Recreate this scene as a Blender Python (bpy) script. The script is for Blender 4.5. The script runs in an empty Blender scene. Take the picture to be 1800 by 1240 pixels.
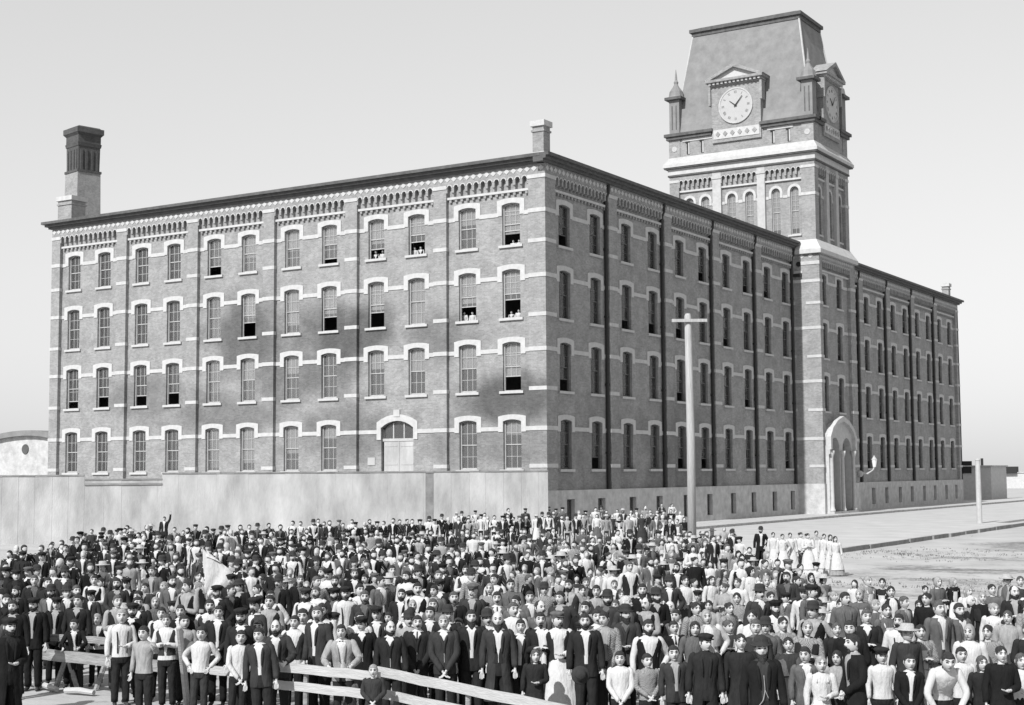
import bpy, bmesh, math, random
import numpy as np
from mathutils import Vector, Matrix
random.seed(7); rng = np.random.default_rng(7)
C = bpy.context.scene.collection
SC = bpy.context.scene
R = math.radians
# ------------------------------------------------------------------ camera
CAM = Vector((45.422, -76.811, 3.8)); PITCH, ROLL, YAW = R(4.706), R(-0.357), R(31.947); FPX = 2564.7
_f = Vector((-math.sin(YAW)*math.cos(PITCH), math.cos(YAW)*math.cos(PITCH), math.sin(PITCH)))
_r = Vector((math.cos(YAW), math.sin(YAW), 0)); _u = _r.cross(_f)
CR = math.cos(ROLL)*_r + math.sin(ROLL)*_u; CU = math.cos(ROLL)*_u - math.sin(ROLL)*_r; CF = _f
cd = bpy.data.cameras.new('camera'); cam = bpy.data.objects.new('camera', cd); C.objects.link(cam)
cam.matrix_world = Matrix(((CR.x, CU.x, -CF.x, CAM.x), (CR.y, CU.y, -CF.y, CAM.y), (CR.z, CU.z, -CF.z, CAM.z), (0, 0, 0, 1)))
cd.sensor_width = 36; cd.lens = FPX/1800*36; cd.clip_start = .5; cd.clip_end = 6000
SC.camera = cam
# ------------------------------------------------------------------ light
SUN_EL = R(40); SUN_DIR = Vector((.001, -1, 0)).normalized()*math.cos(SUN_EL) + Vector((0, 0, math.sin(SUN_EL)))
w = bpy.data.worlds.new('World'); SC.world = w; w.use_nodes = True
nt = w.node_tree; nt.nodes.clear()
sky = nt.nodes.new('ShaderNodeTexSky'); sky.sky_type = 'NISHITA'; sky.sun_disc = False
sky.sun_elevation = SUN_EL; sky.sun_rotation = math.atan2(SUN_DIR.x, SUN_DIR.y)
sky.air_density = 1.0; sky.dust_density = .6; sky.ozone_density = 1.0
bwn = nt.nodes.new('ShaderNodeSeparateColor')   # a blue-sensitive plate: only the blue of the sky counts
bwn.mode = 'RGB'; bg = nt.nodes.new('ShaderNodeBackground'); wo = nt.nodes.new('ShaderNodeOutputWorld')
bg.inputs[1].default_value = 0.112
nt.links.new(sky.outputs[0], bwn.inputs[0]); pw = nt.nodes.new('ShaderNodeMath'); pw.operation = 'POWER'; pw.inputs[1].default_value = .45; nt.links.new(bwn.outputs[2], pw.inputs[0])
pk = nt.nodes.new('ShaderNodeMath'); pk.operation = 'MULTIPLY'; pk.inputs[1].default_value = 2.7; nt.links.new(pw.outputs[0], pk.inputs[0]); nt.links.new(pk.outputs[0], bg.inputs[0]); nt.links.new(bg.outputs[0], wo.inputs[0])
sl = bpy.data.lights.new('sun', 'SUN'); sl.energy = 5.0; sl.angle = R(.6); sl.color = (1, 1, 1)
so = bpy.data.objects.new('sun', sl); C.objects.link(so); so.rotation_euler = SUN_DIR.to_track_quat('Z', 'Y').to_euler()
SC.view_settings.view_transform = 'Standard'; SC.view_settings.look = 'None'
SC.view_settings.exposure = 0.25; SC.view_settings.gamma = 1

# ------------------------------------------------------------------ helpers
def at(px, py, ax, val):
    d = CF + CR*((px-900)/FPX) - CU*((py-620)/FPX)
    t = (val-CAM[ax])/d[ax]
    return CAM + d*t
def tag(o, label=None, cat=None, group=None, kind=None):
    if label: o['label'] = label
    if cat: o['category'] = cat
    if group: o['group'] = group
    if kind: o['kind'] = kind
    return o
def empty(name, loc, rz=0):
    o = bpy.data.objects.new(name, None); C.objects.link(o); o.location = loc; o.rotation_euler = (0, 0, rz)
    o.empty_display_size = .2
    return o
class MB:
    def __init__(s, M=None): s.v = []; s.f = []; s.m = []; s.M = M
    def pt(s, p):
        p = Vector(p)
        s.v.append(s.M @ p if s.M is not None else p); return len(s.v)-1
    def face(s, pts, m=0): s.f.append([s.pt(p) for p in pts]); s.m.append(m)
    def grid(s, rows, m=0, closed=False):
        idx = [[s.pt(p) for p in r] for r in rows]
        n = len(rows[0])
        for i in range(len(rows)-1):
            for j in range(n if closed else n-1):
                k = (j+1) % n
                s.f.append([idx[i][j], idx[i][k], idx[i+1][k], idx[i+1][j]]); s.m.append(m)
        return idx
    def box(s, x0, x1, y0, y1, z0, z1, m=0):
        i = [s.pt((x, y, z)) for x in (x0, x1) for y in (y0, y1) for z in (z0, z1)]
        for q in ((0, 1, 3, 2), (4, 6, 7, 5), (0, 4, 5, 1), (2, 3, 7, 6), (0, 2, 6, 4), (1, 5, 7, 3)):
            s.f.append([i[k] for k in q]); s.m.append(m)
    def frus(s, a, b, z0, z1, m=0):   # a=(x0,x1,y0,y1) at z0 to b at z1
        P = lambda r, z: [(r[0], r[2], z), (r[1], r[2], z), (r[1], r[3], z), (r[0], r[3], z)]
        i = [s.pt(p) for p in P(a, z0)+P(b, z1)]
        for q in ((3, 2, 1, 0), (4, 5, 6, 7), (0, 1, 5, 4), (1, 2, 6, 5), (2, 3, 7, 6), (3, 0, 4, 7)):
            s.f.append([i[k] for k in q]); s.m.append(m)
    def prism(s, poly, y0, y1, m=0):  # poly in (x,z), extruded along y
        a = [s.pt((x, y0, z)) for x, z in poly]; b = [s.pt((x, y1, z)) for x, z in poly]; n = len(poly)
        s.f.append(a); s.m.append(m); s.f.append(b[::-1]); s.m.append(m)
        for k in range(n):
            j = (k+1) % n; s.f.append([a[k], a[j], b[j], b[k]]); s.m.append(m)
    def tube(s, pts, rad, n=8, m=0, cap=True):
        pts = [Vector(p) for p in pts]; rows = []
        for i, p in enumerate(pts):
            t = (pts[min(i+1, len(pts)-1)]-pts[max(i-1, 0)]).normalized()
            a = t.cross(Vector((0, 1, .01)) if abs(t.y) < .9 else Vector((1, 0, 0))).normalized(); b = t.cross(a)
            r = rad[i] if isinstance(rad, (list, tuple)) else rad
            rows.append([p+(a*math.cos(k*2*math.pi/n)+b*math.sin(k*2*math.pi/n))*r for k in range(n)])
        idx = s.grid(rows, m, True)
        if cap:
            s.f.append(idx[0][::-1]); s.m.append(m); s.f.append(idx[-1]); s.m.append(m)
    def sphere(s, c, r, m=0, n=10, k=7):
        rows = [[(c[0]+r[0]*math.sin(t)*math.cos(a), c[1]+r[1]*math.sin(t)*math.sin(a), c[2]+r[2]*math.cos(t))
                 for a in [j*2*math.pi/n for j in range(n)]] for t in [(.02+i*(math.pi-.04)/k) for i in range(k+1)]]
        idx = s.grid(rows, m, True); s.f.append(idx[0]); s.m.append(m); s.f.append(idx[-1][::-1]); s.m.append(m)
    def mesh(s, name, mats, smooth=False, recalc=True):
        me = bpy.data.meshes.new(name)
        me.from_pydata([tuple(p) for p in s.v], [], s.f)
        for k in (mats if isinstance(mats, (list, tuple)) else [mats]): me.materials.append(k)
        me.polygons.foreach_set('material_index', s.m)
        if smooth: me.polygons.foreach_set('use_smooth', [True]*len(s.f))
        if recalc:
            bm = bmesh.new(); bm.from_mesh(me); bmesh.ops.recalc_face_normals(bm, faces=bm.faces); bm.to_mesh(me); bm.free()
        me.update(); return me
    def build(s, name, mats, parent=None, smooth=False, loc=None, rz=0):
        o = bpy.data.objects.new(name, s.mesh(name, mats, smooth)); C.objects.link(o)
        if parent: o.parent = parent
        if loc is not None: o.location = loc; o.rotation_euler = (0, 0, rz)
        return o
RIGHT = Matrix(((0, -1, 0, 0), (1, 0, 0, 0), (0, 0, 1, 0), (0, 0, 0, 1)))      # local x along +Y, local -y faces +X

# ------------------------------------------------------------------ materials (the photograph is monochrome, so are they)
def mat(name, g, rough=.85, var=.25, scale=8, bump=.0, bscale=None, spec=.25, metal=0, stretch=None):
    m = bpy.data.materials.new(name); m.use_nodes = True; n = m.node_tree.nodes; L = m.node_tree.links
    b = n['Principled BSDF']; b.inputs['Roughness'].default_value = rough; b.inputs['Specular IOR Level'].default_value = spec
    b.inputs['Metallic'].default_value = metal
    tc = n.new('ShaderNodeTexCoord'); mp = n.new('ShaderNodeMapping'); L.new(tc.outputs['Object'], mp.inputs[0])
    if stretch: mp.inputs['Scale'].default_value = stretch
    nz = n.new('ShaderNodeTexNoise'); nz.inputs['Scale'].default_value = scale; nz.inputs['Detail'].default_value = 5; nz.inputs['Roughness'].default_value = .62
    L.new(mp.outputs[0], nz.inputs[0])
    mr = n.new('ShaderNodeMapRange'); mr.inputs['From Min'].default_value = .3; mr.inputs['From Max'].default_value = .7
    mr.inputs['To Min'].default_value = g*(1-var); mr.inputs['To Max'].default_value = g*(1+var)
    L.new(nz.outputs[0], mr.inputs[0]); L.new(mr.outputs[0], b.inputs['Base Color'])
    if bump:
        n2 = n.new('ShaderNodeTexNoise'); n2.inputs['Scale'].default_value = bscale or scale*3; n2.inputs['Detail'].default_value = 4; L.new(mp.outputs[0], n2.inputs[0])
        bp = n.new('ShaderNodeBump'); bp.inputs['Strength'].default_value = bump; bp.inputs['Distance'].default_value = .05
        L.new(n2.outputs[0], bp.inputs['Height']); L.new(bp.outputs[0], b.inputs['Normal'])
    return m
def brick(name, g, painted_shade=(), dark=.42, var=.16):  # optional blots put uneven shade into the brick colour
    m = mat(name, g, .9, var, 1.1, 0); n = m.node_tree.nodes; L = m.node_tree.links; b = n['Principled BSDF']
    base = b.inputs['Base Color'].links[0].from_socket
    geo = n.new('ShaderNodeNewGeometry'); sx = n.new('ShaderNodeSeparateXYZ'); L.new(geo.outputs['Position'], sx.inputs[0])
    ad = n.new('ShaderNodeMath'); ad.operation = 'ADD'; L.new(sx.outputs[0], ad.inputs[0]); L.new(sx.outputs[1], ad.inputs[1])
    cb = n.new('ShaderNodeCombineXYZ'); L.new(ad.outputs[0], cb.inputs[0]); L.new(sx.outputs[2], cb.inputs[1])
    bt = n.new('ShaderNodeTexBrick'); L.new(cb.outputs[0], bt.inputs[0]); bt.inputs['Scale'].default_value = 1
    bt.inputs['Brick Width'].default_value = .24; bt.inputs['Row Height'].default_value = .085; bt.inputs['Mortar Size'].default_value = .006
    bt.inputs['Color1'].default_value = (.84, .84, .84, 1); bt.inputs['Color2'].default_value = (1.1, 1.1, 1.1, 1); bt.inputs['Mortar'].default_value = (1.25, 1.25, 1.25, 1)
    fine = n.new('ShaderNodeTexNoise'); fine.inputs['Scale'].default_value = 5.5; fine.inputs['Detail'].default_value = 3; fine.inputs['Roughness'].default_value = .8; L.new(geo.outputs['Position'], fine.inputs[0])
    fm = n.new('ShaderNodeMapRange'); fm.inputs['From Min'].default_value = .3; fm.inputs['From Max'].default_value = .7; fm.inputs['To Min'].default_value = .88; fm.inputs['To Max'].default_value = 1.12; L.new(fine.outputs[0], fm.inputs[0])
    def mul(a, c):
        x = n.new('ShaderNodeVectorMath'); x.operation = 'MULTIPLY'; L.new(a, x.inputs[0]); L.new(c, x.inputs[1]); return x.outputs[0]
    col = mul(mul(base, bt.outputs['Color']), fm.outputs[0])
    if painted_shade:
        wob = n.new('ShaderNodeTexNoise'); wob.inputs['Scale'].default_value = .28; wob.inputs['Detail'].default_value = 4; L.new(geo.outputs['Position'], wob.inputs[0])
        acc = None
        for (x, y, z, rx, ry, rz, amt) in painted_shade:
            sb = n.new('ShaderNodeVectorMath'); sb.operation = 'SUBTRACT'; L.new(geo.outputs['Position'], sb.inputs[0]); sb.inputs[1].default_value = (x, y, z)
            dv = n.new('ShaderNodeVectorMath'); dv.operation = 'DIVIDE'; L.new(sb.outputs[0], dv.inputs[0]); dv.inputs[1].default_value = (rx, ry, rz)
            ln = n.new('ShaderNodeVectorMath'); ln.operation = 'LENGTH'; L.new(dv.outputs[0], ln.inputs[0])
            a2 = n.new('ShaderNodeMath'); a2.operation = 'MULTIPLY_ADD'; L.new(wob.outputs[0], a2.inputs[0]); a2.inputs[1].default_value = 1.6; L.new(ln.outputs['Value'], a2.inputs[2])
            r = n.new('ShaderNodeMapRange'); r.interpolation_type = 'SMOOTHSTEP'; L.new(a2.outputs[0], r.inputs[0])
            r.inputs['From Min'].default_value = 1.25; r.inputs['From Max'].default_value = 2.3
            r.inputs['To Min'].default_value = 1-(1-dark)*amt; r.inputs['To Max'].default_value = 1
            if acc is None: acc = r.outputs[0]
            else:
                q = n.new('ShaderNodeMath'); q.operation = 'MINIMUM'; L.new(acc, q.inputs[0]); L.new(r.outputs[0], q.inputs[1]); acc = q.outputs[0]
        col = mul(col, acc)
    L.new(col, b.inputs['Base Color'])
    bp = n.new('ShaderNodeBump'); bp.inputs['Strength'].default_value = .5; bp.inputs['Distance'].default_value = .02
    L.new(bt.outputs['Fac'], bp.inputs['Height']); bp.invert = True; L.new(bp.outputs[0], b.inputs['Normal'])
    return m
def _shade(px, py, rx, rz, amt): p = at(px, py, 1, 0); return (p.x, 0, p.z, rx, 6, rz, amt)  # one dim patch of the end wall, shade put into its colour
SHADE_L = [_shade(430, 590, 3.6, 3.0, .9), _shade(600, 590, 4.0, 2.2, 1.), _shade(900, 705, 4.0, 1.5, 1.), _shade(520, 660, 5., 2.2, .7), _shade(260, 700, 5, 1.6, .55), _shade(770, 590, 3.2, 1.6, .6), _shade(380, 730, 6, 1.6, .6), _shade(590, 760, 5, 2, .6), _shade(870, 780, 5, 1.4, .45)]
M = {}
M['brickL'] = brick('brick_end_wall', .25, SHADE_L, .36)
M['brickR'] = brick('brick_long_wall', .25, [(0, 19, 4, 6, 7, 5.0, .75), (0, 8, 4, 6, 6, 4, .45)], .5)  # dimming of the lower long wall, put into the brick colour
M['brickT'] = brick('brick_tower', .25)
M['brickD'] = brick('brick_sooty', .075)
M['stone'] = mat('pale_stone', .42, .85, .12, 3, .2, 20)
M['stoneL'] = mat('limewashed_stone', .38, .85, .12, 3, .2, 20)
M['plinth'] = mat('foundation_stone', .40, .9, .22, 1.6, .5, 9)
M['cornice'] = mat('painted_cornice', .085, .7, .3, 2.5, .2, 12)
M['roofflat'] = mat('roof_tin', .2, .7, .2, 1)
M['slate'] = mat('slate_roof', .185, .75, .16, 1.3, .25, 14)
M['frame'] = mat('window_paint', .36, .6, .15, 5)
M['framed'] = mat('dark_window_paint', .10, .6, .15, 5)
M['blind'] = mat('roller_blind', .19, .9, .14, 2.2, .15, 6, stretch=(3, 3, .5))
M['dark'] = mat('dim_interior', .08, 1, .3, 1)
M['pipe'] = mat('iron_downpipe', .03, .6, .2, 5)
M['iron'] = mat('wrought_iron', .05, .6, .2, 5)
M['clock'] = mat('clock_enamel', .36, .4, .05, 3)
M['numeral'] = mat('faded_numerals', .14, .6, .1, 5)
M['black'] = mat('black_paint', .02, .6, .1, 5)
M['board'] = mat('whitewashed_board', .37, .9, .30, .55, .3, 12, stretch=(1.5, 1, .5))
M['boardd'] = mat('weathered_board', .20, .9, .3, 1.5, .3, 12)
M['rail'] = mat('bare_plank', .38, .8, .14, 6, .3, 20, stretch=(.4, 1, 3))
M['raild'] = mat('old_plank_and_post_shade', .24, .85, .3, 6, .4, 20, stretch=(.4, 1, 3))
M['pole'] = mat('pole_wood', .34, .85, .2, 5, .3, 14, stretch=(4, 4, .3))
M['glassm'] = mat('lamp_glass', .7, .2, .05, 3, spec=.6)
def glass(name, g):
    m = mat(name, g, .7, .3, 2.5); n = m.node_tree.nodes; L = m.node_tree.links; b = n['Principled BSDF']
    tr = n.new('ShaderNodeBsdfTransparent'); gl = n.new('ShaderNodeBsdfGlossy'); gl.inputs['Roughness'].default_value = .08
    m1 = n.new('ShaderNodeMixShader'); m1.inputs[0].default_value = g*2; L.new(tr.outputs[0], m1.inputs[1]); L.new(b.outputs[0], m1.inputs[2])
    fr = n.new('ShaderNodeFresnel'); fr.inputs[0].default_value = 1.45; m2 = n.new('ShaderNodeMixShader'); L.new(fr.outputs[0], m2.inputs[0]); L.new(m1.outputs[0], m2.inputs[1]); L.new(gl.outputs[0], m2.inputs[2])
    L.new(m2.outputs[0], n['Material Output'].inputs[0]); b.inputs['Base Color'].default_value = (.5, .5, .5, 1)
    for l in list(b.inputs['Base Color'].links): L.remove(l)
    return m
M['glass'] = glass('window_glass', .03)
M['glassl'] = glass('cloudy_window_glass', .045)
# cloth & skin
TONES = dict(black=.012, dark=.020, charcoal=.034, grey=.09, pale=.25, white=.46)
for k, v in TONES.items(): M['c_'+k] = mat('cloth_'+k, v, .95, .22 if v < .3 else .08, 14, .5, 15, spec=.1, stretch=(1, 1, .4))
def check(name, a, b):
    m = mat(name, a, .95, .1, 10, .3, 20); n = m.node_tree.nodes; L = m.node_tree.links
    ch = n.new('ShaderNodeTexChecker'); ch.inputs['Scale'].default_value = 55; ch.inputs[1].default_value = (a, a, a, 1); ch.inputs[2].default_value = (b, b, b, 1)
    tc = n.new('ShaderNodeTexCoord'); L.new(tc.outputs['Object'], ch.inputs[0]); L.new(ch.outputs[0], n['Principled BSDF'].inputs['Base Color']); return m
M['c_checked'] = check('cloth_checked', .12, .26)
M['skin'] = mat('skin', .42, .6, .10, 12, .1, 40, spec=.3)
M['lip_shade'] = mat('lips_and_nose_shadow', .20, .6, .1, 12)  # also paints the shadow under the nose
M['eye_shade'] = mat('eyes_brows_socket_shade', .035, .5, .1, 12)  # also paints the shade of the eye sockets
M['shoe'] = mat('shoe_leather', .035, .55, .2, 10)
M['h_dark'] = mat('dark_hair', .028, .7, .4, 30, .6, 60)
M['h_brown'] = mat('brown_hair', .075, .7, .4, 30, .6, 60)
M['h_fair'] = mat('fair_hair', .26, .7, .3, 30, .6, 60)
M['h_grey'] = mat('white_hair', .42, .7, .2, 30, .6, 60)
M['felt'] = mat('hat_felt', .028, .9, .2, 12, .2, 40)
M['straw'] = mat('hat_straw', .34, .9, .2, 30, .4, 60)
# ground
def ground_mat():
    m = mat('sandy_ground', .36, .95, .16, .35, .7, 2.5); n = m.node_tree.nodes; L = m.node_tree.links; b = n['Principled BSDF']
    base = b.inputs['Base Color'].links[0].from_socket
    geo = n.new('ShaderNodeNewGeometry')
    def nz(sc, st, d=6):
        mp = n.new('ShaderNodeMapping'); mp.inputs['Scale'].default_value = st; mp.inputs['Rotation'].default_value = (0, 0, R(-32)); L.new(geo.outputs['Position'], mp.inputs[0])
        t = n.new('ShaderNodeTexNoise'); t.inputs['Scale'].default_value = sc; t.inputs['Detail'].default_value = d; t.inputs['Roughness'].default_value = .7; L.new(mp.outputs[0], t.inputs[0]); return t.outputs[0]
    big = nz(.16, (.35, 1, 1)); fin = nz(3.0, (1, 1, 1))
    a = n.new('ShaderNodeMath'); a.operation = 'MULTIPLY_ADD'; L.new(fin, a.inputs[0]); a.inputs[1].default_value = .5; L.new(big, a.inputs[2])
    r = n.new('ShaderNodeMapRange'); r.interpolation_type = 'SMOOTHSTEP'; L.new(a.outputs[0], r.inputs[0]); r.inputs['From Min'].default_value = .74; r.inputs['From Max'].default_value = .92
    r.inputs['To Min'].default_value = 1; r.inputs['To Max'].default_value = .34
    sx = n.new('ShaderNodeSeparateXYZ'); L.new(geo.outputs['Position'], sx.inputs[0])
    gm = n.new('ShaderNodeMapRange'); L.new(sx.outputs[0], gm.inputs[0]); gm.inputs['From Min'].default_value = 18; gm.inputs['From Max'].default_value = 27; gm.inputs['To Min'].default_value = -.5; gm.inputs['To Max'].default_value = .02
    g2 = n.new('ShaderNodeMath'); g2.operation = 'ADD'; L.new(a.outputs[0], g2.inputs[0]); L.new(gm.outputs[0], g2.inputs[1]); L.new(g2.outputs[0], r.inputs[0])
    x = n.new('ShaderNodeVectorMath'); x.operation = 'MULTIPLY'; L.new(base, x.inputs[0]); L.new(r.outputs[0], x.inputs[1]); L.new(x.outputs[0], b.inputs['Base Color'])
    return m
M['ground'] = ground_mat()
M['road'] = mat('dusty_road', .40, .95, .12, .5, .3, 3)
M['walk'] = mat('plank_walk', .40, .9, .12, .8, .3, 5)
M['grass'] = mat('dry_grass', .09, .9, .4, 2)

# ------------------------------------------------------------------ setting
g = MB(); 
nx = 90
xs = np.concatenate([np.linspace(-3000, -80, 12), np.linspace(-70, 120, 60), np.linspace(140, 3000, 12)])
ys = np.concatenate([np.linspace(-600, -100, 6), np.linspace(-90, 160, 80), np.linspace(180, 4000, 14)])
def gz(x, y):
    t = min(1, max(0, (y+27)/4))*min(1, max(0, (x-1)/3))
    return -.02-.13*t+(.04*math.sin(x*.7+y*.31)*math.sin(y*.53) if x > 22 and y < 160 else 0)
def pz(x, y): return 0. if (4.6 < x < 21.2 and -24 < y < 31) else gz(x, y)
g.grid([[(x, y, gz(x, y)) for x in xs] for y in ys])
tag(g.build('ground', M['ground']), kind='structure')
rd = MB(); rd.box(4.6, 21.2, -24, 31, -.3, 0); rd.box(4.6, 19.0, 31, 140, -.3, -.004); tag(rd.build('road', M['road']), kind='structure')
ek = MB()
yy = -23.5
while yy < 33:
    ln = random.uniform(2.2, 5.5); j = random.uniform(-.05, .05)
    if random.random() < .85: ek.box(21.25+j, 21.42+j, yy, yy+ln, -.2, .06+random.uniform(-.03, .02))
    yy += ln+random.uniform(.02, .5)
tag(ek.build('road_edging', M['boardd']), kind='structure')
sw = MB(); sw.box(-.1, 4.2, -3, 130, -.3, .14); tag(sw.build('pavement', M['walk']), kind='structure')
kb = MB(); yy = -3
while yy < 128:
    kb.box(4.2, 4.45, yy, yy+2.95, -.3, .165+random.uniform(-.01, .01)); yy += 3
tag(kb.build('kerb', M['plinth']), kind='structure')

# ------------------------------------------------------------------ facade builders
def arcpts(cu, w, zs, rise, n=8):
    if rise <= 0: return [(cu-w/2, zs), (cu+w/2, zs)]
    r = (w*w/4+rise*rise)/(2*rise); zc = zs+rise-r; a = math.asin(min(1, w/2/r))
    if rise > w/2-.001: a = math.pi/2
    return [(cu+r*math.sin(-a+2*a*i/n), zc+r*math.cos(-a+2*a*i/n)) for i in range(n+1)]
def wall(mb, u0, u1, z0, z1, ops, y, rev, m=0, mrev=None):
    cols = {}
    for o in ops: cols.setdefault((o[0], o[1]), []).append(o)
    cur = u0
    Q = lambda a, b, c, d: mb.face([(a, y, c), (b, y, c), (b, y, d), (a, y, d)], m)
    for (cu, wd) in sorted(cols):
        a, b = cu-wd/2, cu+wd/2
        Q(cur, a, z0, z1); cur = b; zc = z0
        for (_, _, zb, zs, rise) in sorted(cols[(cu, wd)], key=lambda o: o[2]):
            if zb > zc+.001: Q(a, b, zc, zb)
            ar = arcpts(cu, wd, zs, rise); top = zs+rise
            if rise > 0:
                for i in range(len(ar)-1):
                    mb.face([(ar[i][0], y, ar[i][1]), (ar[i+1][0], y, ar[i+1][1]), (ar[i+1][0], y, top), (ar[i][0], y, top)], m)
            path = [(a, zb)]+ar+[(b, zb)]
            for i in range(len(path)):
                p, q = path[i], path[(i+1) % len(path)]
                mb.face([(p[0], y, p[1]), (q[0], y, q[1]), (q[0], y+rev, q[1]), (p[0], y+rev, p[1])], m if mrev is None else mrev)
            zc = top
        if z1 > zc: Q(a, b, zc, z1)
    if u1 > cur+.001: Q(cur, u1, z0, z1)
def hoodmesh(w, zs, rise, drop, t, leg):       # arched stone hood with legs, origin at sill centre
    mb = MB(); inn = arcpts(0, w+.02, zs, rise, 8); out = [(x*(1+2*t/w), z+t*(.85 if rise < w/3 else 1)) for x, z in inn]
    if rise >= w/3: out = arcpts(0, w+2*t, zs, rise+t, 8)
    else:
        out[0] = (-w/2-t, out[0][1]); out[-1] = (w/2+t, out[-1][1])
    y0, y1 = -.05, .14
    for i in range(8):
        mb.prism([inn[i], inn[i+1], out[i+1], out[i]], y0, y1)
    for s in (-1, 1):
        a, b = s*(w/2+.01), s*(w/2+t)
        zt = inn[0][1]
        mb.prism([(a, zt), (b, out[0][1]), (b, zt-drop), (a, zt-drop)][::s], y0-.002, y1)
    return mb
def sash(w, h, rise, lift, rows, colsn, depth=.10, fm=.055):
    """frame with two sashes; lift = how far the lower sash is raised"""
    mb = MB(); zs = h-rise; ar = arcpts(0, w, zs, rise, 8)
    y0 = 0
    for s in (-1, 1): mb.box(s*w/2-(fm if s > 0 else 0), s*w/2+(fm if s < 0 else 0), y0, y0+depth, 0, zs)
    mb.box(-w/2+fm, w/2-fm, y0, y0+depth, 0, fm)
    inn = [(x*(1-2*fm/w), z-fm) for x, z in ar]
    for i in range(8): mb.prism([inn[i], inn[i+1], ar[i+1], ar[i]], y0, y0+depth)
    mid = h*.5; W = w/2-fm; mu = .028
    def panes(z0, z1, yy, arch=False):
        mb.box(-W, W, yy, yy+.03, z0, z0+.06)
        if not arch: mb.box(-W, W, yy+.001, yy+.031, z1-.05, z1)
        for c in range(1, colsn): x = -W+2*W*c/colsn; mb.box(x-mu/2, x+mu/2, yy+.004, yy+.024, z0+.06, z1-.02)
        for r_ in range(1, rows): z = z0+(z1-z0)*r_/rows; mb.box(-W, W, yy+.006, yy+.022, z-mu/2, z+mu/2)
    panes(mid-.03, zs+rise*.3, .045, True); panes(fm+lift, mid+.03+lift, .078)
    return mb
_mc = {}
def cached(key, fn):
    if key not in _mc: _mc[key] = fn()
    return _mc[key]
def link(me, name, parent, loc=(0, 0, 0), rz=0):
    o = bpy.data.objects.new(name, me); C.objects.link(o); o.parent = parent; o.location = loc; o.rotation_euler = (0, 0, rz); return o
def window(par, loc, rz, w, h, rise, lift=0., blind=0., light=True, hood=True, drop=.66, t=.36, rows=2, colsn=3, sill=True):
    lift = round(lift, 2); blind = round(blind, 2)
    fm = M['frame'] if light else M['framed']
    rec = .17
    a = cached(('s', w, h, rise, lift, light, rows, colsn), lambda: sash(w, h, rise, lift, rows, colsn).mesh('window', fm))
    o = link(a, 'window', par, loc, rz)                         # loc sits at the wall plane; the sash itself is set back
    sub = lambda me, nm, y=0: link(me, nm, o, (0, y, 0))
    def gl():
        mb = MB(); W = w/2-.055; mid = h*.5
        ar = [(x*.9, z-.05) for x, z in arcpts(0, w, h-rise, rise, 8)]
        mb.prism([(-W, mid)]+ar+[(W, mid)], .056, .062)
        mb.box(-W, W, .09, .096, .055+lift, mid+lift)
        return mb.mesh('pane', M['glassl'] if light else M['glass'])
    sub(cached(('g', w, h, rise, lift, light), gl), 'pane')
    if blind > 0:
        def bl():
            mb = MB(); W = w/2-.06; zb = h*(1-blind); n = 6
            rws = [[(-W+2*W*i/n, .13+.012*math.sin(i*2.1+k), zb+(h-zb)*k/3) for i in range(n+1)] for k in range(4)]
            mb.grid(rws); mb.box(-W, W, .115, .145, zb-.02, zb+.02); return mb.mesh('blind', M['blind'])
        sub(cached(('b', w, h, blind), bl), 'blind')
    if sill:
        sub(cached(('sl', w), lambda: (lambda mb: (mb.box(-w/2-.22, w/2+.22, -rec-.13, -.002, -.16, 0), mb)[1])(MB()).mesh('sill', M['stone'])), 'sill')
    if hood:
        sub(cached(('h', w, h, rise, drop, t), lambda: hoodmesh(w, h-rise, rise, drop, t, 0).mesh('hood', M['stone'])), 'hood', -rec)
    return o
def arcade(mb, u0, u1, zb, zt, n, y0, y1, m=0, mring=1):
    cw = (u1-u0)/n; ow = cw*.62
    for i in range(n):
        a = u0+cw*i; b = a+cw; c = (a+b)/2; zs = zt-.13-ow/2
        ar = arcpts(c, ow, zs, ow/2, 8)
        for p, q in zip(ar, ar[1:]):
            mb.face([(p[0], y0, p[1]), (q[0], y0, q[1]), (q[0], y0, zt), (p[0], y0, zt)], m)
            mb.face([(p[0], y0, p[1]), (q[0], y0, q[1]), (q[0], y1, q[1]), (p[0], y1, p[1])], m)
        for (l, r_) in ((a, ar[0][0]), (ar[-1][0], b)):
            mb.face([(l, y0, zb+.08), (r_, y0, zb+.08), (r_, y0, zt), (l, y0, zt)], m)
            mb.face([(l, y0, zb+.08), (r_, y0, zb+.08), (r_, y1, zb), (l, y1, zb)], m)
        mb.face([(ar[0][0], y0, zb+.08), (ar[0][0], y0, zs), (ar[0][0], y1, zs), (ar[0][0], y1, zb)], m)
        mb.face([(ar[-1][0], y0, zb+.08), (ar[-1][0], y0, zs), (ar[-1][0], y1, zs), (ar[-1][0], y1, zb)], m)
        o2 = arcpts(c, min(ow+.12, cw*.98), zs, min(ow+.12, cw*.98)/2, 8)
        for k in range(8): mb.prism([ar[k], ar[k+1], o2[k+1], o2[k]], y0-.03, y0+.02, mring)
    mb.face([(u0, y0, zt), (u1, y0, zt), (u1, y1, zt), (u0, y1, zt)], m)

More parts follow.
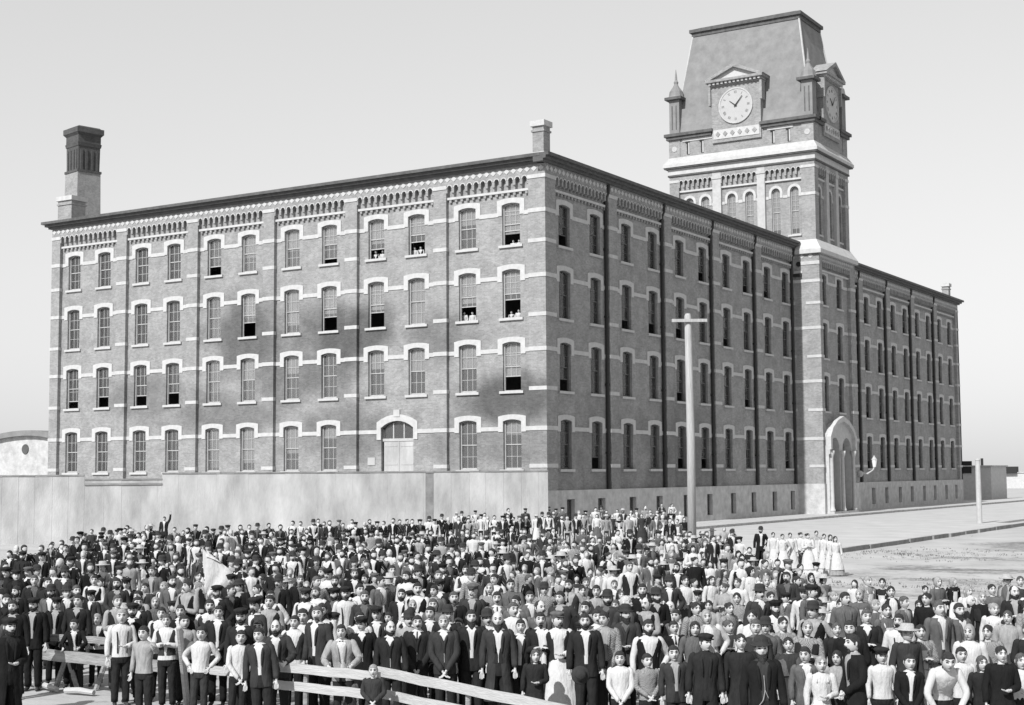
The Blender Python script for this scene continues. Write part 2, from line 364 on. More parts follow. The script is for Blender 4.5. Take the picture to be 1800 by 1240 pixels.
Z_SILL = [3.99, 8.88, 13.46, 18.07]; H_WIN = [3.12, 3.08, 3.08, 2.68]; STR = [6.52, 11.42, 16.0, 20.05]; WIN_W = 1.32
LZ = [0, 2.68, 22.95]
def trim_top(par, Mx, u0, u1, bays, nb, piers, bm, name_pref=''):
    """arcades, string, dentils and diamonds under the cornice"""
    for (a, b) in bays:
        ac = MB(Mx); dn = MB(Mx)
        arcade(ac, a, b, 21.72, 22.42, nb, .0, .3)
        ac.box(a, b, .12, .32, 21.38, 21.53, 1)
        k = int((b-a)/.42)
        for i in range(k):
            c = a+(b-a)*(i+.5)/k; dn.box(c-.09, c+.09, .15, .32, 21.2, 21.379)
        ac.build('corbel_arcade', [bm, M['stone']], par); dn.build('dentil_course', bm, par)
    fr = MB(Mx); fr.box(u0, u1, .003, .35, 22.42, 22.96, 0)
    n = int((u1-u0)/.5)
    for i in range(n):
        c = u0+(i+.5)*(u1-u0)/n
        fr.prism([(c-.21, 22.68), (c, 22.5), (c+.21, 22.68), (c, 22.86)], -.03, .02, 1)
    fr.build('diamond_frieze', [bm, M['stone']], par)
    for (a, b) in piers: pc = MB(Mx); pc.box(a-.04, b+.04, -.05, .3, 22.06, 22.3); pc.build('pier_cap', M['stone'], par)
def strings(par, Mx, pieces, piers, zs, y=.3, h=.13):
    for z in zs:
        mb = MB(Mx)
        for (a, b) in pieces: mb.box(a, b, y-.05, y+.05, z-h, z+h)
        for (a, b) in piers: mb.box(a-.03, b+.03, -.04, y, z-h, z+h)
        mb.build('string_course', M['stone'], par)
def pierblocks(par, Mx, piers, zs):
    for z in zs:
        for (a, b) in piers: mb = MB(Mx); mb.box(a-.025, b+.025, -.03, .25, z-.11, z+.13); mb.build('pier_block', M['stone'], par)
def cornice(par, Mx, u0, u1, mL, mR, name='cornice'):
    mb = MB(Mx)
    for (o, za, zb) in ((.22, 22.96, 23.12), (.42, 23.12, 23.3), (.62, 23.3, 23.5)):
        mb.box(u0-(o if mL else 0), u1+(o if mR else 0), -o, .5, za, zb)
    return mb.build(name, M['cornice'], par)

# ------------------------------------------------------------------ mill building (main block)
mill = empty('mill_building', (0, 0, 0)); tag(mill, 'long four-storey brick mill block, sunlit end wall left, shaded long wall up to the tower', 'mill building')
LEND = -44.75
# left facade (end wall)
pierL = [(-1.22, 0)]+[(-.14-7.28*k-1.0, -.14-7.28*k) for k in range(1, 6)]+[(LEND, -43.82)]
bayL = [(pierL[i+1][1], pierL[i][0]) for i in range(6)]
winL = [[-(.676+3.651+7.302*k-s*1.653) for s in (1, -1)] for k in range(6)]
ops = []
for k in range(6):
    for u in winL[k]:
        for fl in range(4):
            if k == 1 and fl == 0: continue
            ops.append((u, WIN_W, Z_SILL[fl], Z_SILL[fl]+H_WIN[fl]-.12, .12))
DOORX = -11.55
wb = MB()
bA, bB = bayL[1]
o1 = [o for o in ops if not (bA < o[0] < bB)]
o2 = [o for o in ops if bA < o[0] < bB]
for i, (a, b) in enumerate(bayL):
    if i != 1: wall(wb, a, b, LZ[1], LZ[2], [o for o in ops if a < o[0] < b], .3, .3)
wall(wb, bA, bB, 8.2, LZ[2], o2, .3, .3); wall(wb, bA, bB, LZ[1], 8.2, [(DOORX, 2.6, 2.8, 6.78, .45)], .3, .35)
wb.box(LEND, 0, .05, .6, 0, LZ[1], 1)
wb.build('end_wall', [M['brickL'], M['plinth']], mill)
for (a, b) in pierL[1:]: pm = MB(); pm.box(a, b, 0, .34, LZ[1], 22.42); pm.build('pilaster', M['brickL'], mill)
# corner pier: its two outer faces
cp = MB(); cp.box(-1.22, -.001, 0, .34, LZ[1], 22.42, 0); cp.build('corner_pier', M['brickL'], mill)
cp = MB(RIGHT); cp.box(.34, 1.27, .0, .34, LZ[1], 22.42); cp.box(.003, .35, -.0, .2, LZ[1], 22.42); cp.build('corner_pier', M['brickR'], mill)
pieces = []
for k in range(6):
    a, b = bayL[k]; us = sorted(winL[k]); e = WIN_W/2+.28
    pieces.append([(a, us[0]-e), (us[0]+e, us[1]-e), (us[1]+e, b)])
for fl in range(4):
    P = []
    for k in range(6):
        if fl == 0 and k == 1: a, b = bayL[1]; P += [(a, DOORX-1.65), (DOORX+1.65, b)]
        else: P += pieces[k]
    strings(mill, None, P, pierL, [STR[fl]])
pierblocks(mill, None, pierL, [18.15, 13.55, 8.97, 4.2])
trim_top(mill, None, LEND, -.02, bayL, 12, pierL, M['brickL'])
cornice(mill, None, LEND, 0, True, False)
# windows of the end wall, states read off the photograph: (lift of lower sash, blind)
stL = {}
def S(k, s, fl, lift, bl): stL[(k, s, fl)] = (lift, bl)
# k bay from the corner, s 0 = nearer the corner
for k, s, fl, l, b in [(0,0,3,.85,.72),(0,1,3,0,.4),(0,0,2,1.1,.52),(0,1,2,.85,.62),(0,0,1,.85,.7),(0,1,1,0,.5),(0,0,0,0,.3),(0,1,0,0,.0),
                       (1,0,3,.8,.5),(1,1,3,.6,.6),(1,0,2,0,.95),(1,1,2,.95,.6),(1,0,1,0,.5),(1,1,1,0,.4),
                       (2,0,3,.3,.5),(2,1,3,0,.55),(2,0,2,.9,.6),(2,1,2,0,.8),(2,0,1,0,.0),(2,1,1,0,.4),(2,0,0,.0,.3),(2,1,0,0,.6),
                       (3,0,3,0,.6),(3,1,3,.6,.6),(3,0,2,.95,.55),(3,1,2,0,.9),(3,0,1,0,.5),(3,1,1,0,.7),(3,0,0,0,.8),(3,1,0,0,.9),
                       (4,0,3,0,.8),(4,1,3,0,.85),(4,0,2,0,.95),(4,1,2,0,.95),(4,0,1,.8,.6),(4,1,1,.7,.65),(4,0,0,0,.9),(4,1,0,0,.9),
                       (5,0,3,0,.6),(5,1,3,0,.9),(5,0,2,0,.9),(5,1,2,0,.8),(5,0,1,.75,.6),(5,1,1,.5,.7),(5,0,0,0,.8),(5,1,0,0,.9)]: S(k, s, fl, l, b)
for k in range(6):
    for s, u in enumerate(winL[k]):
        for fl in range(4):
            if k == 1 and fl == 0: continue
            l, b = stL.get((k, s, fl), (0, .5))
            window(mill, (u, .3+.17, Z_SILL[fl]), 0, WIN_W, H_WIN[fl], .12, l, b, True)
# big loading door
dr = MB(); x = DOORX
dr.box(x-1.22, x+1.22, .5, .58, 2.85, 5.9); dr.box(x-.03, x+.03, .47, .5, 2.85, 5.9)
for q in (-1, 1):
    for zz in (3.2, 4.4, 5.6): dr.box(x+q*.64-.5, x+q*.64+.5, .48, .5, zz-.05, zz+.05)
dd = dr.build('door', M['board'], mill)
tf = MB(); tf.box(x-1.3, x+1.3, .46, .6, 5.9, 6.08)
for q in (-.43, .43): tf.box(x+q-.04, x+q+.04, .47, .58, 6.08, 7.1)
ar = arcpts(x, 2.6, 6.78, .45); tf.build('transom', M['stoneL'], dd)
gp = MB(); gp.prism([(x-1.28, 6.08)]+[(p, q-.02) for p, q in ar]+[(x+1.28, 6.08)], .52, .54); gp.build('pane', M['glass'], dd)
hd = MB(); inn = arcpts(x, 2.62, 6.78, .45); out = arcpts(x, 3.3, 7.15, .5)
for i in range(8): hd.prism([inn[i], inn[i+1], out[i+1], out[i]], .24, .44)
for q in (-1, 1): hd.box(min(x+q*1.31, x+q*1.65), max(x+q*1.31, x+q*1.65), .24, .44, 6.0, 6.78)
hd.box(x-.25, x+.25, .2, .4, 7.5, 7.95)
for q in (-1, 1): hd.prism([(x+q*1.31, 6.78), (x+q*1.65, 6.78), (x+q*1.65, 7.15)], .24, .44)
hd.build('door_hood', M['stone'], mill)
pl = MB(); pl.box(-13.95, -13.35, .26, .3, 4.35, 4.85); pl.build('wall_plate', M['clock'], mill)

# right (long) facade, up to the tower, local x = world y
def long_wall(par, y0, y1, piers, bays, wins, stf, nb, capR=False, first=None):
    ops = []
    for u in wins:
        for fl in range(4): ops.append((u, 1.42, Z_SILL[fl], Z_SILL[fl]+H_WIN[fl]-.12, .12))
    wb = MB(RIGHT)
    for (a, b) in bays: wall(wb, a, b, LZ[1], LZ[2], [o for o in ops if a < o[0] < b], .3, .3)
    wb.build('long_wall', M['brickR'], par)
    pb = MB(RIGHT); ops2 = [(u, .98, .55, 2.12, 0) for u in wins]
    wall(pb, y0, y1, 0, LZ[1], ops2, -.02, .35); pb.face([(y0, -.02, LZ[1]), (y1, -.02, LZ[1]), (y1, .4, LZ[1]), (y0, .4, LZ[1])])
    pb.build('foundation', M['plinth'], par)
    for u in wins:
        bw = MB(RIGHT); bw.box(u-.49, u+.49, .28, .36, .55, 2.12, 1)
        bw.box(u-.49, u+.49, .24, .28, .55, .62); bw.box(u-.49, u+.49, .24, .28, 2.05, 2.12)
        for q in (-.455, -.155, .155, .455): bw.box(u+q-.025, u+q+.025, .245, .28, .62, 2.05)
        bw.build('basement_window', [M['framed'], M['glass']], par)
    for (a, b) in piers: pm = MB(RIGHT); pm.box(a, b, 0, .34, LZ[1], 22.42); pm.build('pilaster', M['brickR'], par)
    for fl in range(4):
        P = []
        for (a, b) in bays:
            us = sorted(u for u in wins if a < u < b); e = .71+.28; c = a
            for u in us: P.append((c, u-e)); c = u+e
            P.append((c, b))
        strings(par, RIGHT, P, piers+([first] if first else []), [STR[fl]])
    pierblocks(par, RIGHT, piers+([first] if first else []), [18.15, 13.55, 8.97, 4.2])
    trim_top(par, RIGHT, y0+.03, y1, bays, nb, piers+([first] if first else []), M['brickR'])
    for i, (a, b) in enumerate(piers):
        if i < len(piers)-(1 if capR else 0) or not capR:
            dp = MB(RIGHT); u = a-.16
            dp.tube([(u, .14, .3 if i % 2 == 0 or True else 2.7), (u, .14, 22.0), (u, -.05, 22.35), (u, -.1, 22.9)], .115, 8)
            for z in (5, 9.5, 14, 18.5): dp.box(u-.15, u+.15, .05, .29, z, z+.12)
            dp.build('downpipe', M['pipe'], par, smooth=False)
    for u in wins:
        for fl in range(4):
            l, b = stf(u, fl)
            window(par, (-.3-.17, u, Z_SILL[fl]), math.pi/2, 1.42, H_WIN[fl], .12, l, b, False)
rr = random.Random(3)
def stR(u, fl):
    q = rr.random()
    return (0, 0) if q < .5 else ((.7, 0) if q < .68 else (0, .3) if q < .85 else (.6, .25))
pR = [(.5+8.42*k-.57, .5+8.42*k+.57) for k in range(1, 5)]+[(42.05, 42.2)]
bR = [(1.27, pR[0][0])]+[(pR[i][1], pR[i+1][0]) for i in range(4)]
wR = [.656+8.44*(k+.5)+s*2.019 for k in range(5) for s in (-1, 1)]
long_wall(mill, 0, 42.2, pR, bR, wR, stR, 15, first=(.003, 1.27))
cornice(mill, RIGHT, -.6, 42.2, False, False)
rf = MB(); rf.frus((LEND-.1, .3, -.3, 42.2), (LEND+6, -6, 6, 40), 23.503, 24.0); rf.build('roof', M['roofflat'], mill)
# body behind the fronts, floors and dim inner walls
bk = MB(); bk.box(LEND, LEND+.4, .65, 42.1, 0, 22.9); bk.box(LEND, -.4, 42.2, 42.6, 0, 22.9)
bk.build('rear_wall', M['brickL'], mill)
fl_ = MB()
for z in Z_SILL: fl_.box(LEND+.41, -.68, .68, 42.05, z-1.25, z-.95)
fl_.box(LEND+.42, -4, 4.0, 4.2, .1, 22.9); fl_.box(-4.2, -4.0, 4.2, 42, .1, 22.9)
fl_.build('floor_slabs', M['dark'], mill)
def chimney_part(par, x0, x1, y0, y1, z0, z1, m, cap=M['stone']):
    mb = MB(); mb.box(x0, x1, y0, y1, z0, z1-.35); mb.box(x0-.08, x1+.08, y0-.08, y1+.08, z0, z0+.25, 1)
    mb.box(x0-.07, x1+.07, y0-.07, y1+.07, z1-.7, z1-.58, 0); mb.box(x0-.12, x1+.12, y0-.12, y1+.12, z1-.35, z1, 1)
    mb.box(x0+.2, x1-.2, y0+.2, y1-.2, z1, z1+.05, 2)
    return mb.build('chimney', [m, cap, M['dark']], par)
chimney_part(mill, -1.05, -.25, .3, 1.1, 23.5, 25.75, M['brickT'])
chimney_part(mill, -44.75, -43.2, .5, 1.9, 23.5, 25.6, M['brickT'])

# ------------------------------------------------------------------ far wing
wing = empty('mill_wing', (0, 59.7, 0)); tag(wing, 'farther brick wing of the mill to the right of the clock tower', 'mill wing')
wroot = empty('wing_block', (0, 0, 0)); bpy.data.objects.remove(wroot)
wing.location = (0, 0, 0)
Y1 = 94.3
pW = [(51.4, 51.9)]+[(59.75+8.44*k-.57, 59.75+8.44*k+.57) for k in range(4)]+[(93.2, Y1)]
bW = [(pW[i][1], pW[i+1][0]) for i in range(5)]
wW = [51.37+8.44*.5+s*2.019 for s in (-1, 1)]+[59.814+8.44*(k+.5)+s*2.019 for k in range(4) for s in (-1, 1)]
long_wall(wing, 51.4, Y1, pW, bW, wW, stR, 15, capR=True)
cornice(wing, RIGHT, 51.4, Y1, False, True)
bk = MB(); bk.box(-20, .0, Y1-.35, Y1, 0, 22.95); bk.box(-20, -.4, 51.4, 51.8, 0, 22.9); bk.box(-20, -19.6, 51.8, Y1-.36, 0, 22.9)
bk.build('rear_wall', M['brickR'], wing)
fl_ = MB()
for z in Z_SILL: fl_.box(-19.5, -.68, 51.9, Y1-.4, z-1.25, z-.95)
fl_.box(-4.2, -4.0, 51.9, Y1-.5, .1, 22.9); fl_.build('floor_slabs', M['dark'], wing)
rf = MB(); rf.frus((-20, .3, 51.4, Y1+.3), (-14, -6, 53, 88), 23.503, 24.0); rf.build('roof', M['roofflat'], wing)
chimney_part(wing, -1.3, -.55, 92.7, 93.5, 23.5, 25.4, M['brickT'])

# ------------------------------------------------------------------ clock tower
tw = empty('clock_tower', (0, 0, 0)); tag(tw, 'tall brick clock tower with mansard roof, two clock faces and corner pinnacles', 'clock tower')
TX, TY0, TY1 = 2.25, 42.15, 51.35
TXm = Matrix.Translation((TX, 0, 0)) @ RIGHT
wb = MB(TXm); tws = [43.95, 47.85]
ops = [(u, 1.3, Z_SILL[fl], Z_SILL[fl]+H_WIN[fl]-.12, .12) for u in tws for fl in (1, 2, 3)]
wall(wb, 42.85, 50.05, 8.75, 22.4, ops, .3, .3)
pcs = [(44.2, 2.3, .32, 5.5, 1.15), (47.2, 2.3, .32, 5.5, 1.15)]
wall(wb, 42.85, 50.05, 0, 8.75, pcs, .3, 1.2)
wb.box(42.17, 42.85, .0, .34, 2.7, 22.4); wb.box(50.05, 51.35, .0, .34, 2.7, 22.4)
wb.build('front_wall', M['brickR'], tw)
sd = MB(); sd.box(-.1, TX-.02, TY0-.0, TY0+.4, 2.7, 22.4); sd.build('side_wall', M['brickT'], tw)
sd = MB(); sd.box(-.1, TX-.02, TY1-.4, TY1-.002, 2.7, 22.4); sd.build('side_wall', M['brickR'], tw)
for y0_, y1_ in ((TY0-.06, TY0+.75), (TY1-1.3, TY1+.06)): pb = MB(); pb.box(-.1, TX+.06, y0_, y1_, 0, 2.7); pb.build('foundation', M['plinth'], tw)
for z in STR+[18.15, 13.55, 8.97, 4.2]:
    hh = .13 if z in STR else .12; mb = MB()
    if z in STR: mb.box(-.05, TX+.035, TY0-.04, TY0+.2, z-hh, z+hh)
    else: mb.box(1.0, TX+.035, TY0-.04, TY0+.2, z-hh, z+hh)
    mb.box(TX-.2, TX+.04, TY0-.035, 42.88, z-hh+.002, z+hh-.002); mb.box(TX-.2, TX+.04, 50.02, TY1+.04, z-hh, z+hh)
    if z in STR and z > 8:
        for a, b in ((42.89, tws[0]-.93), (tws[0]+.93, tws[1]-.93), (tws[1]+.93, 50.01)): mb.box(TX-.34, TX-.25, a, b, z-hh, z+hh)
    mb.build('string_course', M['stone'], tw)
ac = MB(TXm); arcade(ac, 42.87, 50.03, 21.25, 21.95, 15, .0, .3); ac.box(42.87, 50.03, .12, .32, 20.92, 21.07, 1)
ac.box(TY0+.001, TY1-.001, .004, .3, 21.95, 22.41)
for i in range(17):
    c = 42.6+.5*i; ac.prism([(c-.2, 22.18), (c, 22.02), (c+.2, 22.18), (c, 22.34)], -.03, .02, 1)
ac.build('corbel_arcade', [M['brickR'], M['stone']], tw)
sdk = MB()
for c in (.7, 1.5): sdk.prism([(c-.24, 22.2), (c, 22.0), (c+.24, 22.2), (c, 22.4)], TY0-.03, TY0+.01)
sdk.box(.6, TX+.03, TY0-.05, TY0+.1, 21.45, 21.75); sdk.box(0, .75, TY0-.05, TY0+.1, 20.75, 20.95); sdk.build('side_trim', M['stone'], tw)
rv = MB(); rv.tube([(.42, TY0-.06, 21.55), (.42, TY0+.02, 21.55)], .22, 14); rv.box(0, .7, TY0-.25, TY0+.0, 20.45, 20.7); rv.build('round_vent', M['black'], tw)
for u in tws:
    for fl in (1, 2, 3):
        window(tw, (TX-.3-.17, u, Z_SILL[fl]), math.pi/2, 1.3, H_WIN[fl], .12, .5 if rr.random() < .4 else 0, 0 if rr.random() < .6 else .3, False)
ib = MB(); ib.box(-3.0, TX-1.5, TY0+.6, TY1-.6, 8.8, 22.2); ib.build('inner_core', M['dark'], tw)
# portal
pt = MB(TXm); cx = 45.7
wall(pt, cx-3.05, cx+3.05, .3, 6.9, pcs, -.3, .6)
outl = [(cx-3.05, 6.9), (cx-2.5, 7.3), (cx-1.4, 7.8), (cx, 8.1), (cx+1.4, 7.8), (cx+2.5, 7.3), (cx+3.05, 6.9)]
pt.prism(outl, -.3, .3)
rim = [(cx-3.35, 5.6), (cx-3.35, 6.7), (cx-2.7, 7.45), (cx-1.5, 8.1), (cx, 8.5), (cx+1.5, 8.1), (cx+2.7, 7.45), (cx+3.35, 6.7), (cx+3.35, 5.6)]
inr = [(cx-2.95, 5.6), (cx-2.95, 6.5), (cx-2.45, 7.15), (cx-1.35, 7.75), (cx, 8.05), (cx+1.35, 7.75), (cx+2.45, 7.15), (cx+2.95, 6.5), (cx+2.95, 5.6)]
for i in range(8): pt.prism([rim[i], rim[i+1], inr[i+1], inr[i]], -.62, -.28)
for q in (-1, 1): pt.prism([(cx+q*2.95, 5.6), (cx+q*3.35, 5.6), (cx+q*3.3, 5.2), (cx+q*3.0, 5.2)], -.5, -.29)
pt.box(cx-3.05, cx-2.66, -.299, .3, .3, 6.9); pt.box(cx+2.66, cx+3.05, -.299, .3, .3, 6.9)
pt.build('portal', M['stone'], tw)
for u in (cx-2.78, cx, cx+2.78):
    cl = MB(); p = (TX+.42, u); pts = [(p[0], p[1], z) for z in (.3, .5, .55, .8, 4.9, 5.0, 5.25, 5.5)]
    cl.tube(pts, [.26, .26, .2, .17, .15, .18, .27, .28], 12); cl.build('column', M['stone'], tw, smooth=True)
db = MB(TXm); db.box(cx-2.9, cx+2.9, 1.05, 1.2, .3, 6.9); db.build('portal_doors', M['brickD'], tw)
st = MB(TXm); st.box(cx-3.4, cx+3.4, -1.1, .9, .0, .16); st.box(cx-3.1, cx+3.1, -.7, .95, .16, .32); st.build('steps', M['plinth'], tw)
# ledge and belfry
UX0, UX1, UY0, UY1 = -11.95, 1.87, 42.6, 51.3
lg = MB(); lg.box(-.5, TX+.28, TY0-.28, TY1+.28, 22.4, 22.75); lg.frus((-1, TX+.28, TY0-.28, TY1+.28), (-1, UX1+.02, UY0-.02, UY1+.02), 22.752, 23.7)
lg.build('ledge', M['stone'], tw)
def rbx(mb, x0, x1, y0, y1, z0, z1, m=0): mb.box(x0, x1, y0, y1, z0, z1, m)
belL = [(-11.02, -7.72), (-6.9, -3.46), (-2.73, .65)]; pieL = [(-11.95, -11.02), (-7.72, -6.9), (-3.46, -2.73), (.65, 1.868)]
wl = [-10.1, -8.55, -6.0, -4.3, -1.82, -.1]
Lm = Matrix.Translation((0, UY0, 0)); Fm = Matrix.Translation((UX1, 0, 0)) @ RIGHT
belF = [(43.5, 45.55), (46.2, 48.0), (48.65, 50.4)]; pieF = [(42.602, 43.5), (45.55, 46.2), (48.0, 48.65), (50.4, 51.3)]
wf = [44.4, 47.1, 49.6]
for (Mx, bel, pie, ws, bm, na, ww) in ((Lm, belL, pieL, wl, M['brickT'], 7, .78), (Fm, belF, pieF, wf, M['brickT'], 4, .8)):
    wb = MB(Mx); ops = [(u, ww, 24.3, 28.15, ww/2) for u in ws]
    for (a, b) in bel: wall(wb, a, b, 23.2, 30.6, [o for o in ops if a < o[0] < b], .3, .3)
    wb.build('belfry_wall', bm, tw)
    pm = MB(Mx)
    for i, (a, b) in enumerate(pie):
        inner = 0 < i < len(pie)-1
        pm.box(a, b, (.0), .34, 23.2, 30.6, 1 if inner else 0)
        if inner: pm.box(a-.05, b+.05, -.06, .3, 29.95, 30.25, 1)
    pm.build('belfry_pilasters', [bm, M['stoneL']], tw)
    ac = MB(Mx)
    for (a, b) in bel:
        arcade(ac, a+.001, b-.001, 29.45, 30.3, na, .0, .3); ac.box(a, b, .12, .32, 29.1, 29.26, 1)
        ac.box(a, b, .0, .3, 30.3, 30.6)
    ac.build('belfry_arcade', [bm, M['stone']], tw)
    sc_ = MB(Mx)
    for (a, b) in (pie[0], pie[-1]):
        sc_.box(a-.03, b+.03, -.04, .3, 27.6, 27.86); sc_.box(a-.03, b+.03, -.05, .3, 30.02, 30.26)
    for (a, b) in bel:
        us = [u for u in ws if a < u < b]; c = a
        for u in us: sc_.box(c, u-ww/2-.26, .25, .35, 27.6, 27.86); c = u+ww/2+.26
        sc_.box(c, b, .25, .35, 27.6, 27.86)
    sc_.build('belfry_string_course', M['stone'], tw)
    for u in ws:
        loc = Mx @ Vector((u, .3+.17, 24.3)); window(tw, loc, 0 if Mx is Lm else math.pi/2, ww, 3.85+ww/2, ww/2, 0, .85 if Mx is Lm else 0, Mx is Lm, drop=.5, t=.24, rows=4, colsn=2)
bb = MB(); bb.box(UX0, UX0+.4, UY0+.35, UY1, 23.2, 30.6); bb.box(UX0+.4, UX1-.35, UY1-.4, UY1, 23.2, 30.6); bb.box(UX0, UX1-3, UY0+3, UY0+3.2, 23, 30.5, 1)
bb.build('belfry_rear', [M['brickT'], M['dark']], tw)
cn = MB()
e = .12; cn.box(UX0-e, UX1+e, UY0-e, UY1+e, 30.6, 30.75, 1)
cn.box(UX0-.1, UX1+.1, UY0-.1, UY1+.1, 30.75, 31.3, 0)
cn.box(UX0-.38, UX1+.38, UY0-.38, UY1+.38, 31.3, 31.42, 1); cn.box(UX0-.45, UX1+.45, UY0-.45, UY1+.45, 31.42, 31.68, 0)  # dark strip below the ledge: its shadow put into the colour
cn.frus((UX0-.45, UX1+.45, UY0-.45, UY1+.45), (UX0, UX1, UY0, UY1), 31.682, 32.35, 2); cn.build('belfry_cornice', [M['stone'], M['cornice'], M['stoneL']], tw)
at_ = MB(); a0 = .06
at_.box(UX0+a0, UX1-a0, UY0+a0, UY1-a0, 32.3, 34.0, 0); at_.build('attic_wall', M['brickT'], tw)
at_ = MB()
for x0, x1 in ((UX0, UX0+1.1), (UX1-1.1, UX1)): at_.box(x0, x1, UY0, UY0+.5, 32.35, 34.0)
for y0, y1 in ((UY0+.51, UY0+1.3), (UY1-1.1, UY1)): at_.box(UX1-.5, UX1+.0, y0, y1, 32.35, 34.0)
at_.build('attic_piers', M['brickT'], tw)
DX0, DX1 = -7.65, -2.85; DYc = 46.95; DY0, DY1 = DYc-2.1, DYc+2.1
tr = MB()
for c in (-10.1, -8.7, -2.0+.1, -.45):
    tr.box(c-.05, c+.05, UY0-.02, UY0+.08, 32.55, 33.6, 1); tr.box(c-.2, c+.2, UY0-.04, UY0+.08, 33.6, 33.72, 1)
    tr.box(c+.07, c+.2, UY0-.01, UY0+.08, 32.55, 33.6, 0)
for c in (-11.4, 1.3):
    tr.tube([(c, UY0-.04, 33.15), (c, UY0+.02, 33.15)], .26, 14, 0)
for c in (-8.5, -1.2): tr.box(c-1.2-.9*(c < -5), c+1.2, UY0+.0, UY0+.1, 33.72, 33.98, 0)
tr.build('attic_trim', [M['stoneL'], M['black']], tw)
ct = MB()
def seg(x0, x1, y0, y1):
    ct.box(x0, x1, y0, y1, 34.0, 34.28); ct.box(x0-.15, x1+.15, y0-.15, y1+.15, 34.28, 34.55)
seg(UX0-.2, DX0-.02, UY0-.2, UY0+.8); seg(DX1+.02, UX1+.2, UY0-.2, UY0+.8)
seg(UX1-.8, UX1+.2, UY0+.81, DY0-.02); seg(UX1-.8, UX1+.2, DY1+.02, UY1+.2); seg(UX0-.2, UX1-.9, UY1-.5, UY1+.2); seg(UX0-.2, UX0+.8, UY0+.81, UY1-.51)
ct.build('attic_cornice', M['cornice'], tw)
# mansard
mr_ = MB(); i1 = 1.65; prof = [(0, 34.3), (.35, 35.6), (.75, 38), (1.2, 41), (i1, 44.0)]
rows = []
for (i, z) in prof:
    x0, x1, y0, y1 = UX0+.15+i, UX1-.1-i, UY0+.1+i, UY1-.1-i; rows.append([(x0, y0, z), (x1, y0, z), (x1, y1, z), (x0, y1, z)])
mr_.grid(rows, 0, True); mr_.face(rows[-1]); mr_.build('mansard_roof', M['slate'], tw)
ed = MB()
for c in range(4): ed.tube([r_[c] for r_ in rows], .09, 6)
ed.build('hip_rolls', M['stoneL'], tw)
tc = MB(); x0, x1, y0, y1 = UX0+.15+i1, UX1-.1-i1, UY0+.1+i1, UY1-.1-i1
tc.box(x0-.1, x1+.1, y0-.1, y1+.1, 43.85, 44.2); tc.box(x0-.28, x1+.28, y0-.28, y1+.28, 44.2, 44.5); tc.frus((x0-.15, x1+.15, y0-.15, y1+.15), (x0+.4, x1-.4, y0+.4, y1-.4), 44.502, 44.75)
tc.build('roof_crown', M['cornice'], tw)
# dormers with clocks
def dormer(Mx, c, hw, mbr):
    root = MB(Mx)
    root.box(c-hw, c+hw, -.12, 2.6, 33.2, 38.3, 0); d = root.build('clock_dormer', mbr, tw)
    pn = MB(Mx); pn.box(c-hw+.15, c+hw-.15, -.17, -.12, 33.5, 34.35)
    for k in range(6):
        q = c-hw+.6+k*(2*hw-1.2)/5; pn.prism([(q-.22, 33.93), (q, 33.68), (q+.22, 33.93), (q, 34.18)], -.22, -.169, 1)
    pn.build('panel', [M['stone'], M['brickT']], d)
    ent = MB(Mx); ent.box(c-hw-.1, c+hw+.1, -.22, 2.5, 38.3, 38.5, 0); ent.box(c-hw-.4, c+hw+.4, -.65, 2.4, 38.62, 38.85, 0)
    ent.box(c-hw-.12, c+hw+.12, -.23, 2.3, 38.5, 38.62, 1)
    n = 13
    for k in range(n): q = c-hw-.2+(2*hw+.4)*(k+.5)/n; ent.box(q-.1, q+.1, -.5, -.23, 38.42, 38.62, 1)
    ap = 40.15
    ent.prism([(c-hw-.3, 38.85), (c+hw+.3, 38.85), (c, ap-.35)], -.3, 2.2, 1)
    for q in (-1, 1): ent.prism([(c+q*(hw+.5), 38.852), (c, ap), (c, ap-.36), (c+q*(hw-.1), 38.853)], -.65, 2.4, 0)
    for q in (-1, 1): ent.box(min(c+q*hw, c+q*(hw+.22)), max(c+q*hw, c+q*(hw+.22)), -.35, .4, 36.6, 38.3, 0)
    ent.build('pediment', [mbr if mbr is M['brickD'] else M['brickT'], M['stone']], d)
    fc = MB(Mx); R0 = 1.5; zc = 36.35
    fc.prism([(c+R0*math.cos(a), zc+R0*math.sin(a)) for a in [k*math.pi/18 for k in range(36)]], -.2, -.13)
    f = fc.build('clock_face', M['clock'], d)
    rg = MB(Mx)
    P = [(c+1.0*R0*math.cos(a), zc+R0*math.sin(a)) for a in [k*math.pi/18 for k in range(36)]]; Q = [(c+(x-c)*1.09, zc+(z-zc)*1.09) for x, z in P]
    for k in range(36): j = (k+1) % 36; rg.prism([P[k], P[j], Q[j], Q[k]], -.24, -.12)
    rg.build('clock_rim', M['stoneL'], d)
    return d, c, zc, Mx
